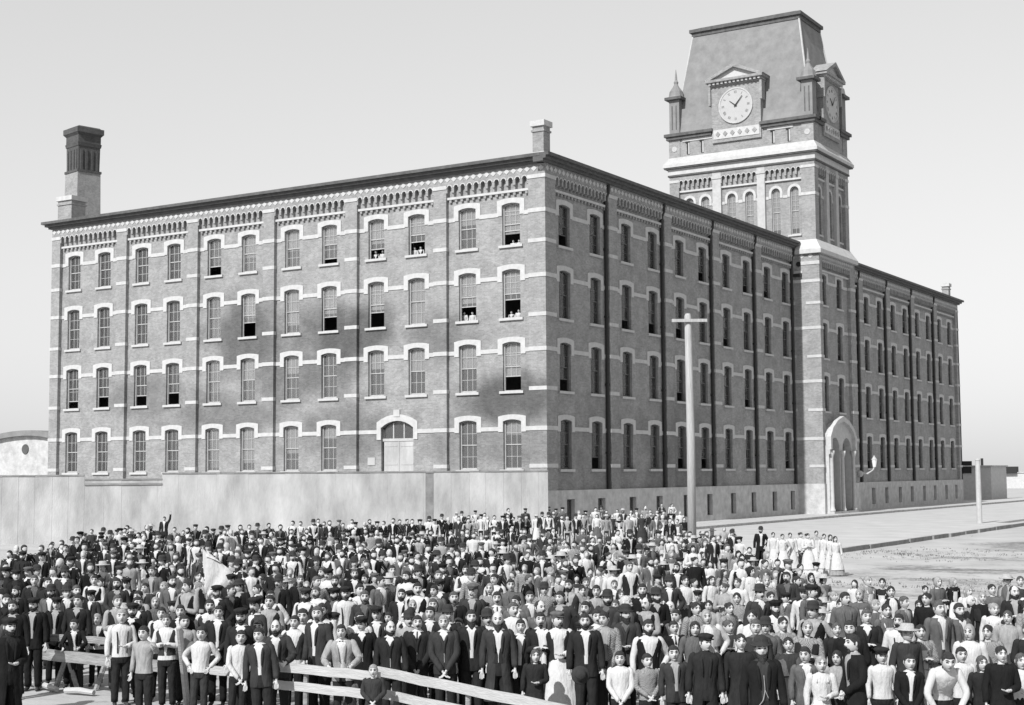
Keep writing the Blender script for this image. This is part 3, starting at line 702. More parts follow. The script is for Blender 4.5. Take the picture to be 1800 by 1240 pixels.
def hands(info):
    d, c, zc, Mx = info
    mk = MB(Mx)
    NUM = ['XII', 'I', 'II', 'III', 'IIII', 'V', 'VI', 'VII', 'VIII', 'IX', 'X', 'XI']
    for k, nm in enumerate(NUM):
        a = k*math.pi/6; tot = len(nm); rv_ = Vector((math.sin(a), 0, math.cos(a))); tv = Vector((math.cos(a), 0, -math.sin(a)))
        o = Vector((c, 0, zc))+rv_*1.22
        def bar(u0, v0, u1, v1, wd=.03):
            p = o+tv*u0+rv_*v0; q = o+tv*u1+rv_*v1; n = (q-p).normalized(); s_ = Vector((n.z, 0, -n.x))*wd/2
            mk.prism([((p+s_).x, (p+s_).z), ((q+s_).x, (q+s_).z), ((q-s_).x, (q-s_).z), ((p-s_).x, (p-s_).z)], -.215, -.2)
        wch = {'I': .07, 'V': .14, 'X': .14}; W = sum(wch[ch] for ch in nm); u = -W/2
        for ch in nm:
            q = wch[ch]
            if ch == 'I': bar(u+q/2, -.12, u+q/2, .12)
            elif ch == 'V': bar(u+.02, .12, u+q/2, -.12); bar(u+q-.02, .12, u+q/2, -.12, .02)
            else: bar(u+.02, .12, u+q-.02, -.12); bar(u+q-.02, .12, u+.02, -.12, .02)
            u += q
    mk.build('clock_numerals', M['numeral'], d)
    for (ang, ln, nm) in ((R(309), .72, 'hour_hand'), (R(40), 1.05, 'minute_hand')):
        h_ = MB(Mx); t = Vector((math.sin(ang), 0, math.cos(ang))); s_ = Vector((math.cos(ang), 0, -math.sin(ang)))*.05
        o = Vector((c, 0, zc)); P = [o-t*.15-s_, o-t*.15+s_, o+t*ln+s_*.4, o+t*ln-s_*.4]
        yo = -.26 if nm == 'hour_hand' else -.3
        h_.prism([(p.x, p.z) for p in P], yo, yo+.03); h_.build(nm, M['black'], d)
hands(dormer(Lm, (DX0+DX1)/2, 2.35, M['brickT'])); hands(dormer(Fm, DYc, 2.05, M['brickT']))
for (x, y) in ((UX1-.55, UY0+.55), (UX0+.55, UY0+.55), (UX1-.55, UY1-.55), (UX0+.55, UY1-.55)):
    pn = MB(); pn.box(x-.5, x+.5, y-.5, y+.5, 34.5, 37.75, 0); pn.box(x-.82, x+.82, y-.82, y+.82, 37.75, 38.0, 1)
    for q in (-.2, .2): pn.box(x+q-.05, x+q+.05, y-.53, y-.49, 35, 37.2, 1)
    pn.tube([(x, y, z) for z in (38.0, 38.15, 38.6, 39.05, 39.3, 39.5, 39.7, 40.0, 40.7)], [.78, .7, .62, .3, .18, .22, .12, .1, .02], 10, 2)
    pn.build('pinnacle', [M['slate'], M['cornice'], M['slate']], tw)

# ------------------------------------------------------------------ boundary wall of boards
bwl = empty('board_wall', (0, -2.2, 0)); tag(bwl, 'tall whitewashed board wall in front of the mill end, behind the crowd', 'wall')
WO = Vector((2.1, -1.2, 0)); WU = Vector((-.75, -.66, 0)).normalized(); WI = Vector((WU.y, -WU.x, 0))
WI = -WI if WI.y < 0 else WI
WM = Matrix(((-WU.x, WI.x, 0, WO.x), (-WU.y, WI.y, 0, WO.y-0), (0, 0, 1, 0), (0, 0, 0, 1)))
def wray(px, py):
    d = CF + CR*((px-900)/FPX) - CU*((py-620)/FPX); t = (WO-CAM).dot(WI)/d.dot(WI); return CAM+d*t
def wx(px): return -(wray(px, 830)-WO).dot(WU)
WMl = Matrix.Translation((0, 2.2, 0)) @ WM
def panel(px0, px1, top, m='board'):
    a, b = wx(px0), wx(px1); mb = MB(WMl); x = a
    while x < b-.01:
        x2 = min(b, x+random.uniform(.28, .36)*3); mb.box(x+.004, x2-.004, -.03+random.uniform(-.008, .008), .03, -.3, top-.02+random.uniform(-.012, .02)); x = x2
    mb.build('panel', M[m], bwl)
    cp = MB(WMl); cp.box(a, b, -.07, .06, top-.02, top+.06); cp.build('capping', M['boardd'], bwl)
ztop = lambda px, py: wray(px, py).z
panel(-150, 149, ztop(80, 837)); panel(149, 285, ztop(220, 843.5)); panel(285, 748, ztop(600, 831)); panel(748, 762, ztop(755, 831), 'boardd'); panel(762, 963, ztop(900, 829))
cp = MB(WMl); cp.box(wx(149), wx(285), -.09, -.031, ztop(220, 843.5)-.3, ztop(220, 843.5)-.2); cp.build('batten', M['boardd'], bwl)

# ------------------------------------------------------------------ smokestack, left shed, background
def pyr(mb, hw0, hw1, z0, z1, m=0): mb.frus((-hw0, hw0, -hw0, hw0), (-hw1, hw1, -hw1, hw1), z0, z1, m)
SY = 24.; p = at(146, 300, 1, SY); zz = lambda py: at(146, py, 1, SY).z
s_ = .0; stack = empty('smokestack', (p.x, SY, 0), R(-13)); tag(stack, 'tall tapering brick smokestack with corbelled dark top behind the left roofline', 'smokestack')
k = (at(176, 300, 1, SY)-at(119, 300, 1, SY)).x*.5*.53
mb = MB(); pyr(mb, k*1.28, k*1.0, 0, zz(307)); mb.build('shaft', M['brickT'], stack)
mb = MB(); pyr(mb, k*1.06, k*1.06, zz(307), zz(303)); pyr(mb, k*.93, k*.96, zz(303), zz(262))
for q in range(4):
    Mr = Matrix.Rotation(q*math.pi/2, 4, 'Z'); m2 = MB(Mr)
    for j in (-.68, -.25, .25, .68): m2.box(k*(j-.1), k*(j+.1), -k*1.02, -k*.92, zz(303), zz(268))
    m2.build('buttress', M['brickD'], stack)
pyr(mb, k*1.0, k*1.05, zz(262), zz(256)); pyr(mb, k*.99, k*.99, zz(256), zz(243)); pyr(mb, k*1.0, k*1.16, zz(243), zz(239)); pyr(mb, k*1.17, k*1.17, zz(239), zz(230)); pyr(mb, k*1.05, k*.9, zz(230), zz(227))
mb.build('corbelled_top', M['brickD'], stack)
# shed
shed = empty('arched_shed', (0, 0, 0)); SYd = 6.; a = at(84, 780, 1, SYd); zt = at(60, 766, 1, SYd).z; ze = at(0, 800, 1, SYd).z
tag(shed, 'low pale building with a shallow arched roof at the far left behind the board wall', 'shed')
xr = a.x+.8; xl = xr-19
pr = [(xl, 0), (xl, ze-3.2)]+[(xl+(xr-xl)*i/16., ze-3.2+(zt-ze+3.2)*(1-((i-13.5)/13.5)**2 if i < 13.5 else 1-.06*((i-13.5)/2.5)**2)) for i in range(1, 17)]+[(xr, 0)]
mb = MB(); mb.prism(pr, SYd, SYd+14); mb.build('wall', M['plinth'], shed)
mb = MB(); top = pr[1:-1]
for i in range(len(top)-1):
    p, q = top[i], top[i+1]; mb.prism([p, q, (q[0], q[1]+.45), (p[0], p[1]+.45)], SYd-.4, SYd+14.2)
mb.build('roof', M['slate'], shed)
v = at(45, 790, 1, SYd); mb = MB(); mb.tube([(v.x, SYd-.06, v.z), (v.x, SYd+.04, v.z)], .42, 16); mb.build('round_vent', M['dark'], shed)
# far right background
def bgbox(name, label, cat, x0, x1, y0, y1, h, m, gable=0):
    e_ = empty(name, ((x0+x1)/2, (y0+y1)/2, 0)); tag(e_, label, cat); mb = MB(); cx_, cy_ = (x0+x1)/2, (y0+y1)/2
    a, b, c, d = x0-cx_, x1-cx_, y0-cy_, y1-cy_
    mb.box(a, b, c, d, -.3, h); mb.build('wall', M[m], e_)
    mb = MB(RIGHT.inverted() if False else None)
    if gable:
        mb.frus((a-.4, b+.4, c-.4, d+.4), (a-.4, b+.4, -.1, .1), h, h+gable)
    else: mb.box(a-.2, b+.2, c-.2, d+.2, h, h+.15)
    mb.build('roof', M['plinth'], e_); return e_
q1 = at(1712, 870, 1, 112)
e1 = bgbox('outbuilding', 'low pale outbuilding just past the far end of the mill wing', 'outbuilding', q1.x-14, q1.x+2.2, 112, 120, 4.2, 'stone')
mb = MB(); pbx = at(1697, 817, 1, 112); mb.box(pbx.x-.75-e1.location.x, pbx.x+.75-e1.location.x, 111.9-e1.location.y, 112.3-e1.location.y, pbx.z-1.1, 4.9); mb.build('hatch', M['black'], e1)
q2 = at(1775, 835, 1, 230)
e2 = bgbox('distant_shed', 'long low shed on the horizon at the right edge', 'shed', q2.x-4, q2.x+40, 230, 245, 3.1, 'stone')
q3 = at(1765, 828, 1, 229)
mb = MB(); mb.box(q3.x-2.4-e2.location.x, q3.x+2.4-e2.location.x, 229.2-e2.location.y, 231-e2.location.y, 3.0, 4.4); mb.build('hoist_house', M['black'], e2)
q4 = at(1727, 838, 1, 150); mb = MB(); mb.tube([(0, 0, -.2), (0, 0, at(1727, 806, 1, 150).z)], [.22, .2], 8); mb.box(-.35, .35, -.3, .3, 2.2, 2.6)
tag(mb.build('post', M['black'], loc=(q4.x, 150, 0)), 'short black post in the distance beside the pale roadside post', 'post')
q5 = at(1722, 920, 2, 0); mb = MB(); mb.tube([(0, 0, -.2), (0, 0, 2.5), (0, 0, 4.5)], [.2, .19, .17], 10); mb.sphere((0, 0, 4.5), (.2, .2, .1))
tag(mb.build('roadside_post', M['stoneL'], loc=(q5.x, q5.y, 0)), 'thick whitewashed post standing by the road at the right', 'post')
fh = MB()
for i in range(30):
    x = 8+i*3.2; fh.box(x-.06, x+.06, 126, 126.1, 0, 1.9); fh.box(x, x+3.2, 125.98, 126.0, .2+.1*(i % 2), 1.7)
tag(fh.build('paling_fence', M['board']), 'long pale board fence across the road beyond the mill wing', 'fence')
# utility pole in the crowd
dpt = 58.; dv = (CF + CR*((1211-900)/FPX)); pp = CAM+dv*(dpt/dv.dot(CF)); PX, PY = pp.x, pp.y
tpz = lambda py: (CAM + (CF + CR*((1212-900)/FPX) - CU*((py-620)/FPX))*dpt).z
up = empty('utility_pole', (PX, PY, 0), R(32)); tag(up, 'tall pale wooden utility pole with one crossarm standing in the crowd', 'utility pole')
H = tpz(551); mb = MB(); mb.tube([(0, 0, -.2), (.02, 0, H*.5), (-.02, 0, H-.1), (-.02, 0, H)], [.18, .16, .135, .09], 12); mb.build('pole', M['pole'], up, smooth=True)
mb = MB(); zc = tpz(564); mb.box(-.68, .72, -.22, -.12, zc-.06, zc+.06); mb.build('crossarm', M['pole'], up)
# wall lamp right of the portal
lp = empty('wall_lamp', (2.3, 51.0, 3.6)); tag(lp, 'glass lantern on an iron bracket at the right side of the tower portal', 'lamp')
mb = MB(); mb.tube([(0, 0, 0), (.6, .5, -.1), (.95, .95, .2), (1.0, 1.3, .5)], [.12, .08, .06, .05], 8); mb.sphere((.1, .0, -.1), (.3, .3, .3)); mb.build('bracket', M['stoneL'], lp)
mb = MB(); mb.tube([(1.0, 1.3, .5), (1.0, 1.3, .62), (1.0, 1.3, 1.15)], [.13, .16, .24], 6); mb.build('lantern', M['glassm'], lp)
mb = MB(); mb.tube([(1.0, 1.3, 1.15), (1.0, 1.3, 1.4), (1.0, 1.3, 1.55)], [.28, .1, .03], 6); mb.build('lantern_cap', M['stoneL'], lp)

# ================================================================== people
def sm(a, b, x):
    t = np.clip((x-a)/(b-a), 0, 1); return t*t*(3-2*t)
HC = np.array([0, -.016, 1.600])
def dirs(nt_=42, npn=46):
    th = np.linspace(.04, math.pi-.04, nt_); ph = np.linspace(0, 2*math.pi, npn, endpoint=False)
    T, P = np.meshgrid(th, ph, indexing='ij')
    return np.stack([np.sin(T)*np.sin(P), -np.sin(T)*np.cos(P), np.cos(T)], -1)   # phi 0 = front (-y)
def headsurf(d, wf=1., nf=1.):
    x = .074*wf*d[..., 0]; y = .096*d[..., 1]; z = .113*d[..., 2]; dz = d[..., 2]
    lo = np.clip(-dz, 0, 1); x = x*(1-.30*lo**2); y = np.where(y > 0, y*(1-.30*lo), y*(1-.10*lo**2))
    fr = sm(.0, .5, -d[..., 1])
    y = y - fr*.024*nf*np.exp(-(x/.013)**2-((z+.012)/.022)**2)
    y = y + fr*.013*np.exp(-((np.abs(x)-.031)/.015)**2-((z-.014)/.011)**2)
    y = y - fr*.006*np.exp(-((z-.036)/.011)**2-(x/.05)**2)
    y = y - fr*.006*np.exp(-(x/.024)**2-((z+.052)/.010)**2) + fr*.006*np.exp(-(x/.022)**2-((z+.068)/.006)**2)
    y = y - fr*.010*np.exp(-(x/.022)**2-((z+.092)/.018)**2)
    return np.stack([x, y, z], -1)
def gridfaces(n, m):
    return [(i*m+j, i*m+(j+1) % m, (i+1)*m+(j+1) % m, (i+1)*m+j) for i in range(n-1) for j in range(m)]+[tuple(range(m))[::-1], tuple((n-1)*m+j for j in range(m))]
class Geo:                      # plain arrays: vertices, faces, material slot per face
    def __init__(s): s.v = []; s.f = []; s.m = []
    def add(s, v, f, m=0):
        o = len(s.v); s.v += [tuple(map(float, p)) for p in v]; s.f += [tuple(i+o for i in q) for q in f]
        s.m += [m]*len(f) if isinstance(m, int) else list(m); return s
    def tube(s, pts, rad, n=9, m=0, seed=0, fold=0.):
        P = []; rr_ = []
        pts = [Vector(p) for p in pts]; N = 5
        for i in range(len(pts)-1):
            for k in range(N): P.append(pts[i].lerp(pts[i+1], k/N)); rr_.append(rad[i]+(rad[i+1]-rad[i])*k/N)
        P.append(pts[-1]); rr_.append(rad[-1])
        Ps = [P[0]]+[(P[i-1]+P[i]*2+P[i+1])/4 for i in range(1, len(P)-1)]+[P[-1]]
        q = random.Random(seed); rows = []
        for i, p in enumerate(Ps):
            t = (Ps[min(i+1, len(Ps)-1)]-Ps[max(i-1, 0)]).normalized()
            a = t.cross(Vector((0, 1, .013)) if abs(t.y) < .8 else Vector((1, 0, 0))).normalized(); b = t.cross(a)
            for k in range(n):
                r = rr_[i]*(1+fold*(q.random()-.5)*2); rows.append(p+(a*math.cos(k*2*math.pi/n)+b*math.sin(k*2*math.pi/n))*r)
        return s.add(rows, gridfaces(len(Ps), n), m)
    def loft(s, rings, n=22, gap=None, m=0, fold=0., seed=0, pleat=0, plan=0, phi=None):
        """rings (z, cx, cy, rx, ry); gap(z) = half opening angle at the front; phi = (a0,a1) partial panel"""
        q = random.Random(seed); V = []; nn = n+1
        for (z, cx_, cy_, rx, ry) in rings:
            g_ = gap(z) if gap else 0.
            for k in range(nn):
                if phi: a = phi[0]+(phi[1]-phi[0])*k/n
                elif gap: a = g_+(2*math.pi-2*g_)*k/n
                else: a = 2*math.pi*k/n
                f_ = 1+fold*(q.random()-.5)*2+(plan*math.cos(pleat*a) if pleat else 0)
                e = .92 if (gap or phi) and k in (0, n) else 1
                V.append((cx_+rx*f_*e*math.sin(a), cy_-ry*f_*e*math.cos(a), z))
        F = [(i*nn+j, i*nn+j+1, (i+1)*nn+j+1, (i+1)*nn+j) for i in range(len(rings)-1) for j in range(n)]
        return s.add(V, F, m)
    def ell(s, c, r, m=0, n=12, k=8):
        V = [(c[0]+r[0]*math.sin(t)*math.sin(a), c[1]-r[1]*math.sin(t)*math.cos(a), c[2]+r[2]*math.cos(t)) for t in np.linspace(.05, math.pi-.05, k) for a in [2*math.pi*j/n for j in range(n)]]
        return s.add(V, gridfaces(k, n), m)
    def mesh(s, name, mats, smooth=True):
        me = bpy.data.meshes.new(name); me.from_pydata(s.v, [], s.f)
        for k in mats: me.materials.append(k)
        me.polygons.foreach_set('material_index', s.m); me.polygons.foreach_set('use_smooth', [smooth]*len(s.f)); me.update(); return me
def mirror(p): return (-p[0], p[1], p[2])
SH = (.180, .0, 1.41)
DOWN = ((.245, .03, 1.14), (.255, -.03, .90)); CLASP = ((.245, -.0, 1.15), (.045, -.19, .98)); LEAN = ((.31, -.10, 1.18), (.20, -.34, 1.08))
CROSS = ((.25, -.05, 1.14), (.035, -.175, 1.19)); HIP = ((.345, .09, 1.17), (.20, -.05, 1.00)); RAISE = ((.30, -.06, 1.58), (.35, -.12, 1.84)); REACH = ((.38, -.16, 1.32), (.46, -.38, 1.42))
HOLD = ((.25, -.02, 1.13), (.07, -.20, 1.10)); LOW = ((.22, -.05, 1.12), (.03, -.20, .86)); KNEE = ((.30, -.28, 1.02), (.17, -.30, .78))
POSES = {'down': (DOWN, DOWN, 0), 'clasp': (CLASP, CLASP, 0), 'lean': (LEAN, LEAN, .16), 'cross': (CROSS, CROSS, 0), 'hip': (HIP, DOWN, 0), 'hips': (HIP, HIP, 0),
         'raise': (RAISE, DOWN, 0), 'reach': (REACH, DOWN, 0), 'hold': (HOLD, DOWN, 0), 'low': (LOW, LOW, 0), 'bend': (KNEE, KNEE, .6)}
def bendp(p, ang):
    if ang == 0: return tuple(p)
    x, y, z = p; w_ = min(1, max(0, (z-.86)/.3)); a = ang*w_; c, s_ = math.cos(a), math.sin(a); dz = z-.92
    if z < .86: return (x, y+(.06*ang if z > .5 else 0), z)
    return (x, y*c-dz*s_+.06*ang, .92+y*s_+dz*c)
def headxf(P, kid, ang, turn=0.):
    """P: points in head space (absolute z about HC) -> posed"""
    P = np.asarray(P, float)-HC; s_ = 1.27 if kid else 1.09
    c, q = math.cos(turn), math.sin(turn); P = np.stack([P[:, 0]*c-P[:, 1]*q, P[:, 0]*q+P[:, 1]*c, P[:, 2]], 1)*s_
    if ang > .5: a = ang*.35; P = np.stack([P[:, 0], P[:, 1]*math.cos(a)-P[:, 2]*math.sin(a), P[:, 1]*math.sin(a)+P[:, 2]*math.cos(a)], 1)
    o = np.array(bendp(HC+np.array([0, 0, .026 if kid else .008]), ang)); return P+o
HV = [(1.0, 1.0, 0.), (1.06, .8, .5), (.95, 1.2, -.45), (1.0, .9, .12), (1.04, 1.1, -.2)]
_bc = {}
def arms(pose):
    R_, L_, ang = POSES[pose]; out = []
    for s_, (el, wr) in ((1, R_), (-1, L_)):
        sh = bendp((SH[0]*s_, SH[1], SH[2]), ang); e = (el[0]*s_, el[1], el[2]); w_ = (wr[0]*s_, wr[1], wr[2])
        if pose in ('lean',): e = (el[0]*s_, el[1]-.05, el[2]-.02); w_ = (wr[0]*s_, wr[1]-.06, wr[2])
        out.append((s_, sh, e, w_))
    return out
def body_geo(pose, kid, hv, crowd=False):
    key = (pose, kid, hv, crowd)
    if key in _bc: return _bc[key]
    ang = POSES[pose][2]; V = []; E_ = []; Rr = []
    def v(p, r, par=None):
        V.append(tuple(p)); Rr.append(r if isinstance(r, tuple) else (r, r))
        if par is not None: E_.append((par, len(V)-1))
        return len(V)-1
    b = lambda p: bendp(p, ang)
    pel = v(b((0, 0, .93)), (.135, .10)); sp = v(b((0, .0, 1.10)), (.115, .085), pel); ch = v(b((0, .0, 1.28)), (.145, .095), sp); nb = v(b((0, .008, 1.43)), (.065, .06), ch)
    nk = v(b((0, -.0, 1.50)), (.048, .048), nb); v(b((0, -.008, 1.57)), (.045, .045), nk)
    for s_, sh, el, wr in arms(pose):
        a = v(sh, .052, ch); e = v(el, .040, a); w_ = v(wr, (.027, .022), e)
        W, E1 = Vector(wr), Vector(el); d = (W-E1).normalized()
        if pose in ('clasp', 'low'): d = (d+Vector((-s_*.5, -.2, -.5))).normalized()
        if pose == 'hips' or (pose == 'hip' and s_ == 1): d = (d+Vector((-s_*.3, 0, -.6))).normalized()
        if pose in ('hold',) and s_ == 1: d = (d+Vector((-.6, .2, .1))).normalized()
        side = d.cross(Vector((0, 1, 0)) if pose not in ('clasp', 'low', 'cross', 'hold') else Vector((0, 0, 1)))
        side = side.normalized() if side.length > .1 else Vector((1, 0, 0)); cur = side.cross(d).normalized()
        if cur.y > 0: cur = -cur
        pc = W+d*.055; pm_ = v(pc, (.034, .020), w_)
        if not crowd:
            for k, (off, ln) in enumerate(((-.030, .070), (-.010, .080), (.010, .075), (.028, .060))):
                r0 = pc+d*.035+side*off; f1 = v(r0, .0095, pm_); f2 = v(r0+d*ln*.5+cur*.008, .0088, f1); v(r0+d*ln+cur*.030, .0075, f2)
            tb = W+d*.03-side*.034; t1 = v(tb, .011, pm_); v(tb+d*.035-side*.018+cur*.018, .009, t1)
        else: v(pc+d*.07+cur*.012, (.030, .014), pm_)
        hp = v(b((.085*s_, .0, .86)), .085, pel); kn = v((.095*s_, -.015 - (.10 if pose == 'bend' else 0), .49), .058, hp); an = v((.10*s_, .02, .10), .042, kn); hl = v((.10*s_, .0, .05), .042, an); v((.12*s_, -.14, .035), .036, hl)
    me = bpy.data.meshes.new('sk'); me.from_pydata(V, E_, []); o = bpy.data.objects.new('sk', me); C.objects.link(o)
    sk = o.modifiers.new('s', 'SKIN'); sk.use_smooth_shade = True
    if not me.skin_vertices: me.attributes  # layer is made by the modifier
    lay = me.skin_vertices[0].data if len(me.skin_vertices) else None
    if lay is None:
        bm = bmesh.new(); bm.from_mesh(me); bm.verts.layers.skin.verify(); bm.to_mesh(me); bm.free(); lay = me.skin_vertices[0].data
    for i, r in enumerate(Rr): lay[i].radius = r; lay[i].use_root = (i == 0)
    if not crowd: o.modifiers.new('u', 'SUBSURF').levels = 1; o.modifiers['u'].render_levels = 1
    dg = bpy.context.evaluated_depsgraph_get(); ev = o.evaluated_get(dg); m2 = ev.to_mesh()
    vv = [tuple(p.co) for p in m2.vertices]; ff = [tuple(p.vertices) for p in m2.polygons]
    ev.to_mesh_clear(); bpy.data.objects.remove(o); bpy.data.meshes.remove(me)
    G = Geo(); mi = [3 if sum(vv[i][2] for i in f)/len(f) < .13 else 0 for f in ff]; G.add(vv, ff, mi)
    wf_, nf_, turn = HV[hv]; D = dirs(14, 16) if crowd else dirs()
    S_ = headsurf(D, wf_, nf_); n_, m_ = D.shape[:2]; P = S_.reshape(-1, 3)
    F = gridfaces(n_, m_); mi = []
    for f in F:
        c = P[list(f)].mean(0) if len(f) < 9 else np.array([0, 0, 9.]); t = 0
        if c[1] < -.03:
            if ((abs(c[0])-.031)/.0145)**2+((c[2]-.012)/.0085)**2 < 1: t = 2  # eyes with the shade of their sockets put into the colour
            if ((abs(c[0])-.032)/.020)**2+((c[2]-.036)/.0075)**2 < 1: t = 2
            if (c[0]/.015)**2+((c[2]+.036)/.0055)**2 < 1: t = 1  # painted shadow under the nose
            if (c[0]/.026)**2+((c[2]+.056)/.009)**2 < 1: t = 1
        mi.append(t)
    G.add(headxf(P+HC, kid, ang, turn), F, mi)
    if not crowd:
        for s_ in (-1, 1):
            g2 = Geo(); g2.ell((HC[0]+s_*.073*wf_, HC[1]+.012, HC[2]-.002), (.011, .018, .031), 0, 8, 6); G.add(headxf(g2.v, kid, ang, turn), g2.f, 0)
    _bc[key] = G; return G
def shell(fn, kid, ang, turn, wf_, nf_, extra=None, lo=False):
    D = dirs(14, 16) if lo else dirs(20, 26); S_ = headsurf(D, wf_, nf_); P = S_*fn(D, S_)[..., None]
    if extra is not None: P = P+extra(D, S_)
    G = Geo(); G.add(headxf(P.reshape(-1, 3)+HC, kid, ang, turn), gridfaces(*D.shape[:2])); return G
def hair_fn(kind):
    def fn(D, S_):
        ph = np.abs(np.arctan2(D[..., 0], -D[..., 1])); dz = D[..., 2]
        if kind == 'short': line = np.interp(ph, [0, .7, 1.1, 1.45, 1.75, 2.2, 3.14], [.50, .46, .30, -.22, -.10, -.5, -.6])
        elif kind == 'bald': line = np.interp(ph, [0, .7, 1.1, 1.45, 1.75, 2.2, 3.14], [1.2, 1.2, .62, -.12, .05, -.45, -.55])
        elif kind == 'long': line = np.interp(ph, [0, .25, .8, 1.2, 1.5, 3.14], [.62, .52, .30, -.5, -1.2, -1.2])
        else: line = np.interp(ph, [0, .15, .8, 1.25, 1.55, 2.2, 3.14], [.66, .56, .30, -.05, .0, -.4, -.5])
        s_ = dz-line; return .93+(.155+.04*np.sin(D[...,0]*9+D[...,1]*7)*np.cos(dz*8))*sm(-.06, .07, s_)*(1-.4*sm(.6, 1., dz))
    return fn
def acc_geo(kind, kid, hv, pose, lo=False):
    key = ('acc', kind, kid, hv, POSES[pose][2], lo)
    if key in _bc: return _bc[key]
    wf_, nf_, turn = HV[hv]; ang = POSES[pose][2]; H = lambda g_: Geo().add(headxf(g_.v, kid, ang, turn), g_.f, g_.m)
    G = Geo()
    if kind in ('short', 'bald', 'bun', 'long'):
        ex = None
        if kind == 'long': ex = lambda D, S_: np.stack([0*D[..., 0], .02*sm(-.2, -.9, D[..., 2])*(D[..., 1] > -.3), -.11*sm(-.1, -.8, D[..., 2])*sm(-.45, .1, D[..., 1])], -1)
        G = shell(hair_fn(kind), kid, ang, turn, wf_, nf_, ex, lo)
        if kind == 'bun': q = Geo(); q.ell((0, .095, HC[2]+.045), (.05, .045, .05), 0, 10, 7); q2 = H(q); G.add(q2.v, q2.f)
    elif kind in ('beard', 'longbeard', 'goatee'):
        L_ = dict(beard=.012, longbeard=.085, goatee=.02)[kind]; wth = .5 if kind == 'goatee' else 1.75
        def fn(D, S_):
            ph = np.abs(np.arctan2(D[..., 0], -D[..., 1])); z = S_[..., 2]; up = np.interp(ph, [0, .25, .4, .7, 1.2, 1.6], [-.074, -.070, -.052, -.050, -.03, .0])
            k = sm(.006, -.006, z-up)*sm(wth+.1, wth-.1, ph)*(1-.0*z); mouth = np.exp(-(S_[..., 0]/.020)**2-((z+.055)/.006)**2)*(D[..., 1] < 0)
            return .93+(.19)*k*(1-.75*mouth)
        def ex(D, S_):
            k = sm(-.4, -.95, D[..., 2])*sm(.35, -.2, D[..., 1]); return np.stack([0*k, -.018*k*(L_ > .03), -L_*k], -1)
        G = shell(fn, kid, ang, turn, wf_, nf_, ex, lo)
    elif kind == 'moustache':
        q = Geo()
        for s_ in (-1, 1): q.ell((s_*.016, HC[1]-.103, HC[2]-.040), (.022, .012, .009), 0, 8, 5)
        G = H(q)
    elif kind == 'bowler':
        q = Geo(); z0 = HC[2]+.045
        q.loft([(z0+.00, 0, .0, .118, .135), (z0-.004, 0, 0, .125, .142), (z0+.006, 0, 0, .118, .135), (z0+.008, 0, 0, .088, .106), (z0+.05, 0, 0, .088, .106), (z0+.085, 0, 0, .078, .094), (z0+.108, 0, 0, .05, .06), (z0+.114, 0, 0, .004, .004)], 18); G = H(Geo().add([(x, y+HC[1], z) for x, y, z in q.v], q.f))
    elif kind == 'cap':
        q = Geo(); z0 = HC[2]+.05; c = HC[1]
        q.loft([(z0-.01, 0, c, .083, .103), (z0+.02, 0, c, .09, .11), (z0+.045, 0, c-.004, .112, .128), (z0+.062, 0, c+.0, .10, .115), (z0+.078, 0, c+.004, .05, .06), (z0+.080, 0, c+.004, .003, .003)], 18)
        q.loft([(z0+.012, 0, c-.085, .07, .055), (z0+.002, 0, c-.10, .062, .06), (z0-.002, 0, c-.10, .01, .01)], 12); G = H(q)
    elif kind == 'straw':
        q = Geo(); z0 = HC[2]+.06; c = HC[1]
        q.loft([(z0, 0, c, .165, .18), (z0-.012, 0, c, .175, .19), (z0+.006, 0, c, .165, .18), (z0+.01, 0, c, .09, .11), (z0+.075, 0, c, .085, .103), (z0+.085, 0, c, .07, .09), (z0+.087, 0, c, .004, .004)], 20); G = H(q)
    elif kind == 'bonnet':
        def fn(D, S_):
            ph = np.abs(np.arctan2(D[..., 0], -D[..., 1])); line = np.interp(ph, [0, .8, 1.15, 1.4, 3.14], [.62, .35, -.8, -1.2, -1.2]); return .93+.22*sm(-.05, .08, D[..., 2]-line)
        G = shell(fn, kid, ang, turn, wf_, nf_, None, lo)
    _bc[key] = G; return G
TOR = [(.80, .178, .128), (.90, .180, .130), (.98, .165, .122), (1.08, .158, .115), (1.18, .172, .122), (1.28, .192, .130), (1.36, .214, .130), (1.405, .212, .122), (1.44, .178, .104), (1.468, .105, .084), (1.49, .068, .068)]
def torso(scale=1., z0=.80, z1=1.49, flare=0., female=False):
    out = []
    zs = [z for z in (.30, .42, .55, .68) if z >= z0-.001]
    for z in zs: out.append((z, 0, 0, (.182+flare*(.8-z))*scale, (.130+flare*(.8-z))*scale))
    for z, rx, ry in TOR:
        if z0-.001 <= z <= z1:
            if female: rx *= (.93 if z > 1.3 else .86 if 1 < z < 1.15 else .97); ry *= (1.06 if 1.2 < z < 1.33 else .9)
            out.append((z, 0, 0, rx*scale, ry*scale))
    return out
